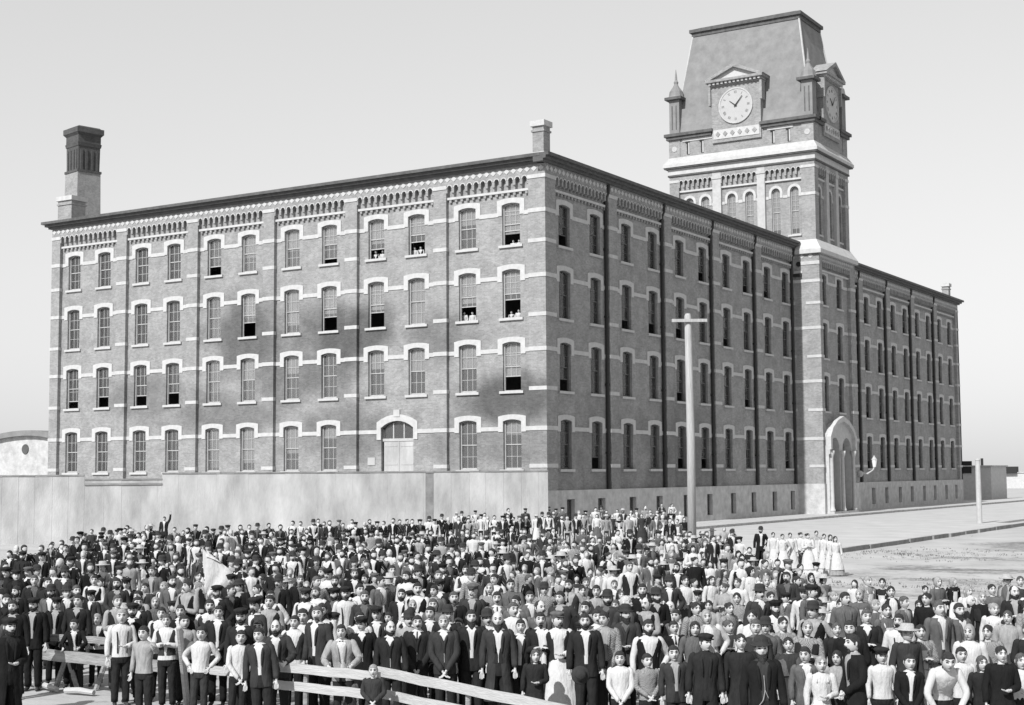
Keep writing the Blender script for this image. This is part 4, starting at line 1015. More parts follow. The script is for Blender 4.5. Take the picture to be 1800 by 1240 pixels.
def cloth_geo(kind, pose, kid, lo=False):
    key = ('cl', kind, pose, lo)
    if key in _bc: return _bc[key]
    ang = POSES[pose][2]; G = Geo(); n = 14 if lo else 24; sd_ = hash_(kind+pose)
    def fin(g_): return Geo().add([bendp(p, ang) for p in g_.v], g_.f, g_.m)
    def sleeves(r0, r1, r2, cuff=True, short=False):
        g_ = Geo()
        for s_, sh, el, wr in arms(pose):
            w_ = Vector(el).lerp(Vector(wr), .25 if short else .96)
            inn = Vector(sh)+Vector((-.035*s_, 0, .012)); g_.tube([inn, Vector(sh), el, w_], [r0*.8, r0, r1, r2], 8 if lo else 12, 0, sd_, .045)
        return g_
    if kind == 'shirt': G = fin(Geo().loft(torso(1.0, .9), n, fold=.02, seed=sd_)); s2 = sleeves(.064, .054, .042); G.add(s2.v, s2.f)
    elif kind == 'shirtfront': G = fin(Geo().loft(torso(.965, .95), n))
    elif kind == 'blouse': G = fin(Geo().loft(torso(1.0, .96, female=True), n, fold=.02, seed=sd_)); s2 = sleeves(.078, .062, .04); G.add(s2.v, s2.f)
    elif kind in ('jacket', 'buttoned', 'coat', 'vest', 'tunic'):
        gp_ = {'jacket': lambda z: float(np.interp(z, [.8, .95, 1.15, 1.35, 1.49], [.35, .16, .19, .34, .5])), 'buttoned': lambda z: float(np.interp(z, [.8, 1.25, 1.30, 1.42, 1.49], [.02, .02, .08, .34, .5])),
               'coat': lambda z: float(np.interp(z, [.4, .95, 1.15, 1.35, 1.49], [.45, .25, .26, .36, .5])), 'vest': lambda z: float(np.interp(z, [.9, 1.15, 1.2, 1.4, 1.49], [.03, .02, .08, .5, .9])), 'tunic': None}[kind]
        z0 = {'jacket': .80, 'buttoned': .80, 'coat': .42, 'vest': .98, 'tunic': .8}[kind]
        G = fin(Geo().loft(torso(1.06 if kind != 'vest' else 1.035, z0, 1.47 if kind != 'vest' else 1.44, .12), n, gp_, fold=.02, seed=sd_))
        if kind != 'vest':
            s2 = sleeves(.070, .060, .050); G.add(s2.v, s2.f)
            if gp_:
                cl = Geo()
                for s_ in (-1, 1):
                    pts = [(s_*(.20*math.sin(gp_(z))), -.135*math.cos(gp_(z))-.004, z) for z in (1.14, 1.22, 1.30, 1.37)]+[(s_*.07, -.035, 1.455)]
                    cl.tube(pts, [.008, .018, .024, .022, .018], 6)
                c2 = fin(cl); G.add(c2.v, c2.f)
    elif kind == 'collar': G = fin(Geo().loft([(1.452, 0, -.004, .072, .074), (1.475, 0, -.006, .062, .064), (1.50, 0, -.008, .060, .062), (1.502, 0, -.008, .052, .054)], 14))
    elif kind == 'bowtie': q = Geo(); q.ell((-.022, -.078, 1.462), (.024, .010, .014), 0, 6, 5); q.ell((.022, -.078, 1.462), (.024, .010, .014), 0, 6, 5); G = fin(q)
    elif kind == 'necktie': q = Geo(); q.tube([(0, -.075, 1.468), (0, -.098, 1.42), (0, -.125, 1.30)], [.014, .020, .026], 6); G = fin(q)
    elif kind == 'trousers':
        G.loft([(.99, 0, .06*ang*.5, .162, .118), (.92, 0, .06*ang, .172, .124), (.84, 0, .06*ang, .176, .126), (.79, 0, .05*ang, .15, .11)], n)
        for s_ in (-1, 1): G.tube([(.088*s_, .06*ang, .86), (.092*s_, .03*ang, .66), (.097*s_, -.012-(.10 if pose == 'bend' else 0), .49), (.10*s_, .02, .09)], [.098, .088, .073, .064], 9 if lo else 12, 0, sd_, .05)
    elif kind == 'breeches':
        G.loft([(.99, 0, 0, .162, .118), (.92, 0, 0, .172, .124), (.84, 0, 0, .178, .128), (.79, 0, 0, .15, .11)], n)
        for s_ in (-1, 1): G.tube([(.088*s_, 0, .86), (.095*s_, -.0, .62), (.097*s_, -.01, .44)], [.10, .092, .078], 9 if lo else 12, 0, sd_, .05)
    elif kind == 'skirt':
        g_ = Geo().loft([(1.02, 0, 0, .135, .105), (.97, 0, 0, .155, .12), (.90, 0, .005, .20, .16), (.75, 0, .01, .245, .20), (.5, 0, .015, .29, .25), (.25, 0, .02, .33, .29), (.05, 0, .02, .36, .32)], 20 if lo else 48, fold=.012, seed=sd_, pleat=11, plan=.035); G = fin(g_)
    elif kind == 'dress':
        g_ = Geo().loft([(.97, 0, 0, .145, .11), (.85, 0, 0, .19, .15), (.7, 0, 0, .225, .19), (.5, 0, 0, .26, .23), (.34, 0, 0, .28, .25)], 20 if lo else 40, fold=.012, seed=sd_, pleat=10, plan=.03); G = fin(g_)
    elif kind == 'apron':
        pr_ = (-1.15, 1.15)
        g_ = Geo().loft([(1.03, 0, 0, .150, .122), (.97, 0, 0, .172, .142), (.90, 0, .0, .215, .178), (.75, 0, .0, .262, .222), (.5, 0, .0, .308, .27), (.28, 0, .0, .342, .306)], 16, phi=pr_, fold=.012, seed=sd_)
        g_.loft([(1.03, 0, 0, .172, .125), (1.2, 0, 0, .178, .138), (1.33, 0, 0, .19, .142)], 8, phi=(-.55, .55)); G = fin(g_)
        q = Geo()
        for s_ in (-1, 1): q.tube([(s_*.095, -.125, 1.33), (s_*.10, -.075, 1.42), (s_*.10, .06, 1.42)], [.014, .014, .014], 5)
        q2 = fin(q); G.add(q2.v, q2.f)
    elif kind == 'braces':
        q = Geo()
        for s_ in (-1, 1): q.tube([(s_*.085, -.118, .97), (s_*.09, -.132, 1.2), (s_*.10, -.115, 1.36), (s_*.105, -.01, 1.425), (s_*.08, .12, 1.3)], [.011]*5, 5)
        G = fin(q)
    elif kind == 'shawl':
        G = fin(Geo().loft([(1.12, 0, 0, .20, .15), (1.25, 0, 0, .235, .165), (1.37, 0, 0, .235, .15), (1.43, 0, 0, .17, .12), (1.48, 0, 0, .08, .085)], n, lambda z: float(np.interp(z, [1.1, 1.45], [.25, .5])), fold=.04, seed=sd_, pleat=0))
    elif kind == 'chain':
        q = Geo(); q.tube([(-.005, -.145, 1.30), (.0, -.150, 1.12), (-.03, -.150, 1.0), (-.09, -.135, .93)], [.006]*4, 5); q.tube([(0, -.150, 1.12), (.04, -.148, 1.02)], [.006]*2, 5); G = fin(q)
    _bc[key] = G; return G
def hash_(s_):
    h = 7
    for c in s_: h = (h*31+ord(c)) % 99991
    return h
_me = {}
def pmesh(key, G, name, mats):
    if key not in _me: _me[key] = G.mesh(name, mats)
    return _me[key]
def outfit(sp):
    """list of (part name, key, geo, material)"""
    lo = sp.get('lo', False); kid, hv, pose = sp['kid'], sp['hv'], sp['pose']; c = lambda t: M['c_'+t]; out = []
    def cl(kind, nm, m): out.append((nm, ('c', kind, pose, lo), lambda: cloth_geo(kind, pose, kid, lo), m))
    def ac(kind, nm, m): out.append((nm, ('a', kind, kid, hv, POSES[pose][2], lo), lambda: acc_geo(kind, kid, hv, pose, lo), m))
    top = sp['top']
    if top in ('jacket', 'buttoned', 'coat'): cl('shirtfront', 'shirt', c(sp.get('shirt', 'white'))); cl(top, 'coat' if top == 'coat' else 'jacket', c(sp['tone'])); cl('collar', 'collar', c(sp.get('shirt', 'white')))
    elif top == 'vest': cl('shirt', 'shirt', c(sp.get('shirt', 'white'))); cl('vest', 'waistcoat', c(sp['tone']))
    elif top in ('shirt', 'blouse'): cl(top, top, c(sp['tone']))
    elif top == 'tunic': cl('tunic', 'dress_top', c(sp['tone']))
    if sp.get('under_vest'): cl('vest', 'waistcoat', c('dark'))
    bt = sp['bottom']; cl(bt, bt if bt != 'dress' else 'dress_skirt', c(sp.get('btone', 'dark')))
    for x, nm, tn in (('apron', 'apron', sp.get('apron_tone', 'white')), ('braces', 'braces', 'dark'), ('shawl', 'shawl', sp.get('shawl_tone', 'grey')), ('bowtie', 'bow_tie', 'black'), ('necktie', 'necktie', 'black')):
        if sp.get(x): cl(x, nm, c(tn))
    if sp.get('chain'): out.append(('watch_chain', ('c', 'chain', pose, lo), lambda: cloth_geo('chain', pose, kid, lo), M['c_pale']))
    hm = M['h_'+sp.get('hairc', 'dark')]
    ac(sp.get('hair', 'short'), 'hair', hm)
    if sp.get('beard'): ac(sp['beard'], 'moustache' if sp['beard'] == 'moustache' else 'beard', M['h_'+sp.get('beardc', sp.get('hairc', 'dark'))])
    if sp.get('beard') in ('beard', 'goatee') and not lo: ac('moustache', 'moustache', M['h_'+sp.get('beardc', sp.get('hairc', 'dark'))])
    if sp.get('hat'):
        ac(sp['hat'], {'bowler': 'bowler_hat', 'cap': 'flat_cap', 'straw': 'straw_hat', 'bonnet': 'headscarf'}[sp['hat']], {'bowler': M['felt'], 'cap': M['c_'+sp.get('hatc', 'dark')], 'straw': M['straw'], 'bonnet': M['c_'+sp.get('hatc', 'white')]}[sp['hat']])
    return out
BM = [M['skin'], M['lip_shade'], M['eye_shade'], M['shoe']]
def put(sp, loc, rz, h, label, group='mill workers gathered before the building'):
    kid, hv, pose = sp['kid'], sp['hv'], sp['pose']
    me = pmesh(('body', pose, kid, hv), body_geo(pose, kid, hv), 'person_body', BM)
    root = empty('person', loc, rz); root.rotation_euler[1] = R(q0.gauss(0, 1.6)); root.scale = (h/1.745*.96, h/1.745*.96, h/1.745) if not kid else (h/1.785*1.0, h/1.785*1.0, h/1.785)
    tag(root, label, 'person', group)
    b = bpy.data.objects.new('body', me); C.objects.link(b); b.parent = root
    for nm, key, fn, m in outfit(sp):
        me = pmesh(key, fn() if key not in _me else None, nm, [m]); o = bpy.data.objects.new(nm, me); C.objects.link(o); o.parent = root
        if me.materials[0] is not m: o.material_slots[0].link = 'OBJECT'; o.material_slots[0].material = m
    return root
TW = dict(black='black', dark='dark', charcoal='charcoal', grey='grey', pale='pale', white='white', checked='checked')
def look(sp):
    kind = sp['kind']; t = []
    if sp.get('beard'): t.append({'beard': 'bearded', 'longbeard': 'long-bearded', 'goatee': 'goateed', 'moustache': 'moustached'}[sp['beard']])
    if sp.get('hairc') == 'grey': t.append('white-haired')
    if sp.get('hairc') == 'fair' and not sp.get('hat'): t.append('fair-haired')
    t.append(kind)
    top = sp['top']; tn = sp['tone']
    w_ = {'jacket': 'open %s jacket' % tn, 'buttoned': 'buttoned %s jacket' % tn, 'coat': 'long open %s coat' % tn, 'vest': '%s waistcoat and %s sleeves' % (tn, sp.get('shirt', 'white')), 'shirt': '%s shirt' % tn, 'blouse': '%s blouse' % tn, 'tunic': '%s dress' % tn}[top]
    if sp.get('apron'): w_ += ' and white apron'
    elif sp.get('shawl'): w_ += ' and shawl'
    s_ = 'person: '+' '.join(t)+' in '+w_
    if sp.get('hat'): s_ += {'bowler': ', bowler hat', 'cap': ', flat cap', 'straw': ', straw hat', 'bonnet': ', headscarf'}[sp['hat']]
    return s_
q0 = random.Random(11)
def rand_spec(px, far=False):
    """clothes by where in the crowd: dark-suited men on the left, women and girls in white blouses on the right"""
    r = q0.random; w_ = min(1, max(0, (px-820)/480)); fem = r() < (.06+.62*w_); kidp = .22+.2*w_
    kid = r() < kidp; sp = dict(kid=kid, hv=q0.randrange(5), pose=q0.choice(['down', 'down', 'clasp', 'down', 'cross', 'hip', 'hold'])); dk = 1.5 if px < 170 else 1.1 if px < 700 else 1
    if fem:
        sp['kind'] = 'girl' if kid else 'woman'; sp['hair'] = 'long' if kid and r() < .6 else 'bun'; sp['hairc'] = q0.choice(['dark', 'dark', 'brown', 'fair'])
        k = r()
        if k < .58: sp.update(top='blouse', tone=q0.choice(['white', 'white', 'white', 'white', 'pale', 'checked', 'grey']), bottom='skirt', btone=q0.choice(['dark', 'charcoal', 'grey']))
        else: sp.update(top='tunic', tone=q0.choice(['black', 'dark', 'charcoal', 'grey', 'checked']), bottom='dress' if kid else 'skirt'); sp['btone'] = sp['tone']
        if r() < .32: sp['apron'] = True
        if r() < .13: sp['shawl'] = True; sp['shawl_tone'] = q0.choice(['dark', 'grey', 'pale'])
        k = r()
        if k < .13: sp['hat'] = 'straw'
        elif k < .30: sp['hat'] = 'bonnet'; sp['hatc'] = q0.choice(['white', 'pale', 'dark'])
    else:
        sp['kind'] = 'boy' if kid else 'man'; sp['hair'] = 'short' if kid or r() < .93 else 'bald'; sp['hairc'] = q0.choice(['dark', 'dark', 'dark', 'brown', 'fair' if kid else 'brown'])
        k = r()
        if k < .48*dk: sp.update(top='jacket', tone=q0.choice(['black', 'dark', 'dark', 'charcoal', 'charcoal' if px < 500 else 'grey', 'grey']))
        elif k < .62*dk: sp.update(top='buttoned', tone=q0.choice(['black', 'dark', 'charcoal', 'grey']))
        elif k < .80*dk: sp.update(top='vest', tone=q0.choice(['black', 'dark', 'charcoal']), shirt=q0.choice(['white', 'white', 'white', 'pale']))
        else: sp.update(top='shirt', tone=q0.choice(['white', 'white', 'white', 'pale', 'checked'])); sp['braces'] = r() < .5
        if sp['top'] in ('jacket', 'buttoned'): sp['shirt'] = q0.choice(['white', 'white', 'pale', 'grey'])
        sp['bottom'] = 'trousers'; sp['btone'] = q0.choice(['black', 'dark', 'dark', 'charcoal'])
        if not kid:
            k = r()
            if k < .25: sp['beard'] = 'beard'
            elif k < .34: sp['beard'] = 'longbeard'
            elif k < .42: sp['beard'] = 'goatee'
            elif k < .62: sp['beard'] = 'moustache'
            if r() < .06: sp['hairc'] = 'grey'
        k = r()
        if k < .17: sp['hat'] = 'bowler' if not kid else 'cap'
        elif k < .36: sp['hat'] = 'cap'; sp['hatc'] = q0.choice(['black', 'dark', 'charcoal', 'grey'])
        elif k < .39: sp['hat'] = 'straw'
        if sp['top'] in ('jacket', 'vest') and r() < .15: sp['bowtie' if r() < .5 else 'necktie'] = True
    return sp
RZ0 = R(32)
def head_at(px, py, h):      # where a person of height h stands whose crown shows at this pixel
    p = at(px, py, 2, h); return p.x, p.y
taken = []
def free(x, y, d): return all((x-a)**2+(y-b)**2 > d*d for a, b in taken)
ind = []     # (depth, px, spec, x, y, h, rz, label or None)
def depth(x, y): return (Vector((x, y, 0))-CAM).dot(CF)
def man(px, py, h, kind='man', top='jacket', tone='dark', pose='down', turn=0, label=None, **k):
    sp = dict(kid=kind in ('boy', 'girl', 'child'), hv=k.pop('hv', q0.randrange(5)), kind=kind, top=top, tone=tone, pose=pose, bottom='trousers', btone='dark', hair='short')
    if kind in ('woman', 'girl'): sp.update(bottom='skirt', hair='bun', btone='dark')
    sp.update(k); x, y = head_at(px, py, k.get('ph', h)); taken.append((x, y)); ind.append([depth(x, y), px, sp, x, y, h, RZ0+R(turn), label])
# ---- the people one can make out at the front, left to right (pixels of their crowns in the photograph)
man(14, 1083, 1.76, top='coat', tone='black', btone='black', shirt='dark', hat='cap', beard='beard', turn=40, pose='hold')
for (px, py, hh, tn) in ((141, 941, 1.82, 'black'), (117, 955, 1.76, 'black'), (40, 968, 1.72, 'dark'), (72, 969, 1.74, 'black'), (8, 995, 1.74, 'black'), (28, 1000, 1.7, 'black'), (83, 1012, 1.72, 'dark'), (60, 1048, 1.65, 'black'), (96, 1046, 1.6, 'black'), (129, 1040, 1.7, 'dark'), (5, 1040, 1.7, 'black'), (30, 1052, 1.7, 'black')):
    man(px, py, hh, 'man', 'buttoned' if px % 2 else 'jacket', tn, shirt='dark' if px % 3 else 'pale', btone='black', hat='cap' if px % 4 == 0 else None, beard='beard' if px % 5 == 0 else None)
man(162, 1008, 1.68, 'man', 'vest', 'black', 'hold', label='man in dark waistcoat and full white sleeves in the left crowd')
man(224, 1012, 1.68, 'man', 'jacket', 'dark', 'hold', turn=30, hat='cap', label='man in open dark jacket with one hand on his chest, left crowd')
man(62, 1050, 1.62, tone='black', shirt='pale', turn=10)
man(110, 1076, 1.25, 'boy', 'shirt', 'grey', 'lean', hairc='brown')
man(137, 1082, 1.3, 'boy', 'jacket', 'black', 'lean')
man(170, 1072, 1.35, 'boy', 'vest', 'dark', 'lean', hairc='fair')
man(214, 1066, 1.62, 'boy', 'shirt', 'white', 'hold', turn=25, hairc='fair', braces=True, label='young person in white shirt and dark trousers standing with back half turned before the trestle')
man(255, 1094, 1.50, 'boy', 'shirt', 'pale', 'reach', turn=-20, label='boy in pale shirt stretching an arm toward the leaning post')
man(296, 1076, 1.55, 'man', 'vest', 'charcoal', 'cross', hairc='brown')
man(350, 1096, 1.46, 'boy', 'shirt', 'white', 'hips', btone='charcoal', label='dark-haired boy in white shirt with hands on hips right of the leaning post', hv=0)
man(326, 1078, 1.5, 'boy', 'shirt', 'pale', 'down')
man(416, 1103, 1.44, 'boy', 'shirt', 'white', 'low', turn=20, label='boy in loose white shirt stooping at the left end of the rail fence')
man(432, 1066, 1.74, 'man', 'jacket', 'dark', hat='cap', beard='beard')
man(466, 1098, 1.6, 'man', 'jacket', 'charcoal')
man(491, 1083, 1.66, 'man', 'jacket', 'charcoal', 'lean', beard='beard', hairc='brown', beardc='dark', label='balding bearded man in rough jacket leaning on the top rail', hair='bald')
man(537, 1066, 1.66, 'boy', 'shirt', 'white')
man(562, 1056, 1.78, 'man', 'vest', 'dark', 'down', beard='longbeard', label='tall man with long dark beard, waistcoat and pale shirt behind the rail', shirt='white', hv=0)
man(606, 1091, 1.60, 'man', 'jacket', 'pale', 'lean', bowtie=True, label='young man in light jacket and bow tie leaning on the rail', hv=0)
man(628, 1070, 1.6, 'man', 'shirt', 'white', 'down')
man(690, 1086, 1.62, 'man', 'buttoned', 'dark', 'down', beard='beard', hair='bald', label='smiling bearded man in dark buttoned coat just behind the fence joint', hv=1)
man(666, 1062, 1.66, 'man', 'jacket', 'charcoal', hat='cap')
man(733, 1075, 1.66, 'man', 'buttoned', 'dark', 'low', beard='moustache', necktie=True, label='man in dark coat with necktie, hands folded low behind the rail', hv=3)
man(713, 1060, 1.65, 'man', 'vest', 'dark', beard='goatee')
man(784, 1074, 1.68, 'man', 'buttoned', 'charcoal', 'low', beard='moustache', hairc='fair', label='fair-haired man in belted grey jacket with hands clasped low', hv=0)
man(750, 1058, 1.68, tone='dark')
man(830, 1064, 1.74, tone='dark', beard='longbeard', hair='short', label='long-bearded dark-haired man in dark suit left of the white-haired man', hv=3)
man(803, 1078, 1.5, 'boy', 'jacket', 'dark')
man(851, 1098, 1.34, 'girl', 'blouse', 'pale')
man(877, 1069, 1.76, 'man', 'coat', 'charcoal', 'down', hair='bald', hairc='grey', beard='longbeard', beardc='dark', under_vest=True, label='white-haired bearded man in long open coat standing at the front centre', hv=0)
man(910, 1082, 1.62, 'man', 'jacket', 'dark', 'down', hairc='dark', label='clean-shaven young man in dark jacket beside the white-haired man', hv=0)
man(949, 1070, 1.72, 'man', 'jacket', 'dark', 'cross', beard='goatee', label='goateed man in dark jacket with arms folded high', hv=3)
man(938, 1136, 1.26, 'girl', 'tunic', 'dark', 'hold', bottom='dress', btone='dark', hair='long', hairc='brown', label='small girl in long dark dress at the front centre', hv=3)
man(987, 1071, 1.72, 'man', 'vest', 'dark', 'hold', shirt='white', apron=True, hairc='brown', hat='cap', hatc='grey', beard='goatee', label='man in white sleeves and long white apron at front centre', hv=1)
man(1030, 1074, 1.74, 'man', 'jacket', 'dark', 'down', beard='beard', label='bearded man in open dark jacket over a broad white shirt front', hv=0)
man(1050, 1068, 1.7, 'man', 'jacket', 'charcoal', beard='moustache')
man(1067, 1072, 1.72, 'man', 'jacket', 'checked', 'low', shirt='pale', label='clean-shaven man in light tweed jacket with hands clasped', hv=2)
man(1092, 1141, 1.34, 'boy', 'shirt', 'white', 'low', turn=-5, hairc='dark', label='boy in white shirt with hands crossed low in the front row', hv=0)
man(1140, 1146, 1.30, 'boy', 'shirt', 'checked', 'clasp', turn=10, label='boy in checked shirt in the front row right of the white-shirted boy', hv=3)
man(1192, 1132, 1.42, 'boy', 'jacket', 'charcoal', 'down', shirt='pale', label='boy in open grey jacket and pale shirt standing in the front row', hv=0)
man(1236, 1113, 1.62, 'man', 'coat', 'dark', 'down', shirt='dark', hat='cap', label='person in long dark coat and dark cap in the front row', hv=1)
man(1281, 1166, 1.12, 'boy', 'tunic', 'black', 'hold', bottom='breeches', btone='black', hairc='fair', label='small fair child in black at the front between two dark coats', hv=3)
man(1345, 1117, 1.76, 'man', 'coat', 'black', 'down', shirt='charcoal', beard='longbeard', chain=True, hat='bowler', label='broad black-bearded man in black coat with long watch chain', hv=0)
man(1303, 1112, 1.62, 'woman', 'tunic', 'dark', btone='dark')
man(1210, 1092, 1.5, 'girl', 'blouse', 'grey', hair='long')
man(1396, 1118, 1.5, 'woman', 'tunic', 'charcoal', btone='charcoal', hair='bun', shawl=True)
man(1419, 1134, 1.45, 'boy', 'jacket', 'grey', 'hold', shirt='white', hv=2)
man(1442, 1150, 1.38, 'girl', 'blouse', 'white', 'hold', btone='white', apron=True, hairc='fair', label='girl in broad white dress and apron at the front right', hv=0)
man(1504, 1111, 1.72, 'man', 'coat', 'black', 'clasp', turn=-75, beard='goatee', shirt='pale', label='tall man in black coat turned in profile at the front right', hv=0)
man(1470, 1140, 1.35, 'girl', 'blouse', 'pale', hair='long')
man(1551, 1134, 1.40, 'boy', 'shirt', 'white', 'down', hat='cap', hatc='dark', label='smiling boy in full white shirt and dark cap beside the man in profile', hv=0)
man(1591, 1143, 1.40, 'boy', 'jacket', 'black', 'low', label='boy in neat black jacket and white collar at the front right', hv=0)
man(1652, 1146, 1.6, 'boy', 'shirt', 'white', 'bend', ph=1.38, label='boy in white shirt bending forward with hands on his knees', hv=0)
man(1692, 1128, 1.42, 'boy', 'shirt', 'white', hv=0)
man(1727, 1143, 1.34, 'girl', 'tunic', 'dark', 'hip', bottom='dress', btone='dark', hair='long', hairc='brown', label='girl in dark sailor dress at the front near the right edge', shawl=False, hv=3)
man(1757, 1126, 1.55, 'woman', 'tunic', 'black', 'hold', btone='black', label='woman in plain black dress at the front near the right edge', hv=0)
man(1786, 1138, 1.40, 'girl', 'blouse', 'white', 'hold', hair='long', hairc='brown', label='girl in white blouse with rolled sleeves at the right edge', hv=0)
# ---- in front of the fence
for (px, py, hh, tn) in ((232, 1058, 1.66, 'black'), (278, 1064, 1.6, 'dark'), (318, 1060, 1.66, 'black'), (384, 1062, 1.66, 'dark'), (446, 1086, 1.52, 'dark'), (515, 1078, 1.6, 'charcoal'), (583, 1074, 1.6, 'dark'), (643, 1080, 1.6, 'black'), (1012, 1090, 1.5, 'dark')):
    man(px, py, hh, 'man' if hh > 1.55 else 'boy', ('jacket', 'buttoned', 'vest')[px % 3], tn, btone='black', beard='beard' if px % 5 == 2 else None, hat='cap' if px % 3 == 1 else None, pose='down' if px % 2 else 'clasp')
man(657, 1166, 1.14, 'boy', 'tunic', 'charcoal', 'clasp', bottom='breeches', btone='dark', hairc='fair', label='small fair-haired boy standing in front of the rail fence', hv=0)
man(613, 1181, .84, 'child', 'shirt', 'grey', 'down', hat='straw', bottom='dress', btone='grey', label='toddler in straw hat seen between the fence rails', hv=0)
# ---- far standing group at the right and the man in black beside it
for (px, py, h, kw) in [(1335, 920, 1.74, dict(top='coat', tone='black', pose='hip', hat='bowler', beard='beard', btone='black', label='man in long black coat and hat standing left of the women in aprons')),
    (1362, 928, 1.6, dict(kind='woman', top='blouse', tone='white', btone='white', apron=True)), (1376, 934, 1.55, dict(kind='woman', top='blouse', tone='white', apron=True, pose='hip')),
    (1392, 931, 1.6, dict(kind='woman', top='blouse', tone='white', btone='pale', apron=True)), (1407, 928, 1.62, dict(kind='woman', top='blouse', tone='white', btone='grey', pose='clasp')),
    (1421, 934, 1.58, dict(kind='woman', top='blouse', tone='white', btone='white', apron=True, pose='cross')), (1433, 924, 1.64, dict(kind='woman', top='blouse', tone='pale', btone='white', apron=True)),
    (1447, 930, 1.58, dict(kind='woman', top='blouse', tone='white', btone='white', apron=True)), (1460, 932, 1.56, dict(kind='girl', top='blouse', tone='white', btone='white', apron=True, hair='long')), (1470, 936, 1.5, dict(kind='girl', top='blouse', tone='white', btone='pale', apron=True, hair='long'))]:
    man(px, py, h, **kw); ind[-1].append('apron group')
# ---- waving man on the left, pole boys
man(290, 907, 1.74, 'man', 'jacket', 'dark', 'raise', label='man in dark jacket waving one arm above the far left crowd', hv=0)
n_hand = len(ind)
# ---- the rest of the crowd, rows receding from the front
def topline(px):
    return float(np.interp(px, [0, 60, 140, 200, 290, 330, 1000, 1300, 1320, 1485, 1500, 1600, 1800], [955, 948, 933, 922, 918, 928, 926, 926, 962, 1002, 1002, 1010, 1004]))
y = 1052.
rowi = 0
while y > 908:
    sx = float(np.interp(y, [920, 1000, 1055], [16, 23, 29])); px = -12 + (rowi % 2)*sx*.5
    while px < 1815:
        jx = px+q0.uniform(-.25, .25)*sx; jy = y+q0.uniform(-9, 9)
        if jy > topline(jx) and not (jx < 195 and jy > 1036):
            sp = rand_spec(jx); h = (q0.uniform(1.28, 1.5) if sp['kid'] else q0.uniform(1.64, 1.8)) if sp['kind'] in ('man', 'boy') else (q0.uniform(1.25, 1.45) if sp['kid'] else q0.uniform(1.52, 1.66))
            x_, y_ = head_at(jx, jy, h)
            if jy < 975 and jx < 960 and sp['kind'] in ('man', 'boy') and q0.random() < .5: sp.update(top='jacket', tone=q0.choice(['black', 'dark']), shirt='white', btone='black')
            if free(x_, y_, .44) and not (jx < 480 and 25.8 < depth(x_, y_) < 26.8):
                taken.append((x_, y_)); ind.append([depth(x_, y_), jx, sp, x_, y_, h, RZ0+R(q0.gauss(0, 22)), None])
        px += sx
    y -= float(np.interp(y, [920, 1000, 1055], [10, 14, 19])); rowi += 1
# second tier right behind the hand-placed front row
for (ya, sx) in ((1088, 30), (1070, 30)):
    px = -5
    while px < 1810:
        jx = px+q0.uniform(-6, 6); jy = ya+q0.uniform(-6, 6)
        if jx > 1110 or (ya < 1080 and (jx < 10 or jx > 460)):
            sp = rand_spec(jx); h = (q0.uniform(1.3, 1.5) if sp['kid'] else q0.uniform(1.62, 1.76)) if sp['kind'] in ('man', 'boy') else (q0.uniform(1.28, 1.45) if sp['kid'] else q0.uniform(1.52, 1.64))
            x_, y_ = head_at(jx, jy, h)
            if free(x_, y_, .42): taken.append((x_, y_)); ind.append([depth(x_, y_), jx, sp, x_, y_, h, RZ0+R(q0.uniform(-15, 15)), None])
        px += sx
# the standing back line
def backline(px): return float(np.interp(px, [175, 430, 600, 750, 830, 960, 1060, 1150, 1200], [930, 920, 912, 908, 896, 890, 893, 893, 900]))
px = 330.
while px < 1200:
    for layer in (0, 1):
        if layer and px < 800: continue
        jx = px+q0.uniform(-4, 4)+layer*8; sp = rand_spec(min(jx, 900) if jx < 1040 else 1100); sp['kid'] = False; sp['kind'] = {'boy': 'man', 'girl': 'woman'}.get(sp['kind'], sp['kind'])
        if sp['kind'] == 'woman' and sp['bottom'] == 'dress': sp['bottom'] = 'skirt'
        if jx < 960 and sp['kind'] == 'man':
            if sp['top'] in ('shirt',) and q0.random() < .7: sp['top'] = 'jacket'; sp['shirt'] = 'white'
            if sp['top'] != 'shirt': sp['tone'] = q0.choice(['black', 'black', 'dark', 'dark', 'charcoal'])
            sp['btone'] = q0.choice(['black', 'dark'])
        h = q0.uniform(1.66, 1.82) if sp['kind'] == 'man' else q0.uniform(1.55, 1.64); x_, y_ = head_at(jx, backline(jx)+q0.uniform(-4, 4)+layer*11, h)
        if free(x_, y_, .36): taken.append((x_, y_)); ind.append([depth(x_, y_), jx, sp, x_, y_, h, RZ0+R(q0.uniform(-18, 18)), None])
    px += q0.uniform(10, 15) if px > 540 else q0.uniform(14, 24)
for (px, py) in [(1172, 879), (1163, 884), (1205, 936), (1236, 932), (1262, 938), (1290, 933), (182, 928), (206, 932), (220, 927), (232, 930), (258, 922), (1181, 885)]:
    sp = rand_spec(px if px > 1000 else 300); h = 1.7 if sp['kind'] == 'man' else (1.58 if not sp['kid'] else 1.4); x_, y_ = head_at(px, py, h); taken.append((x_, y_)); ind.append([depth(x_, y_), px, sp, x_, y_, h, RZ0, None])
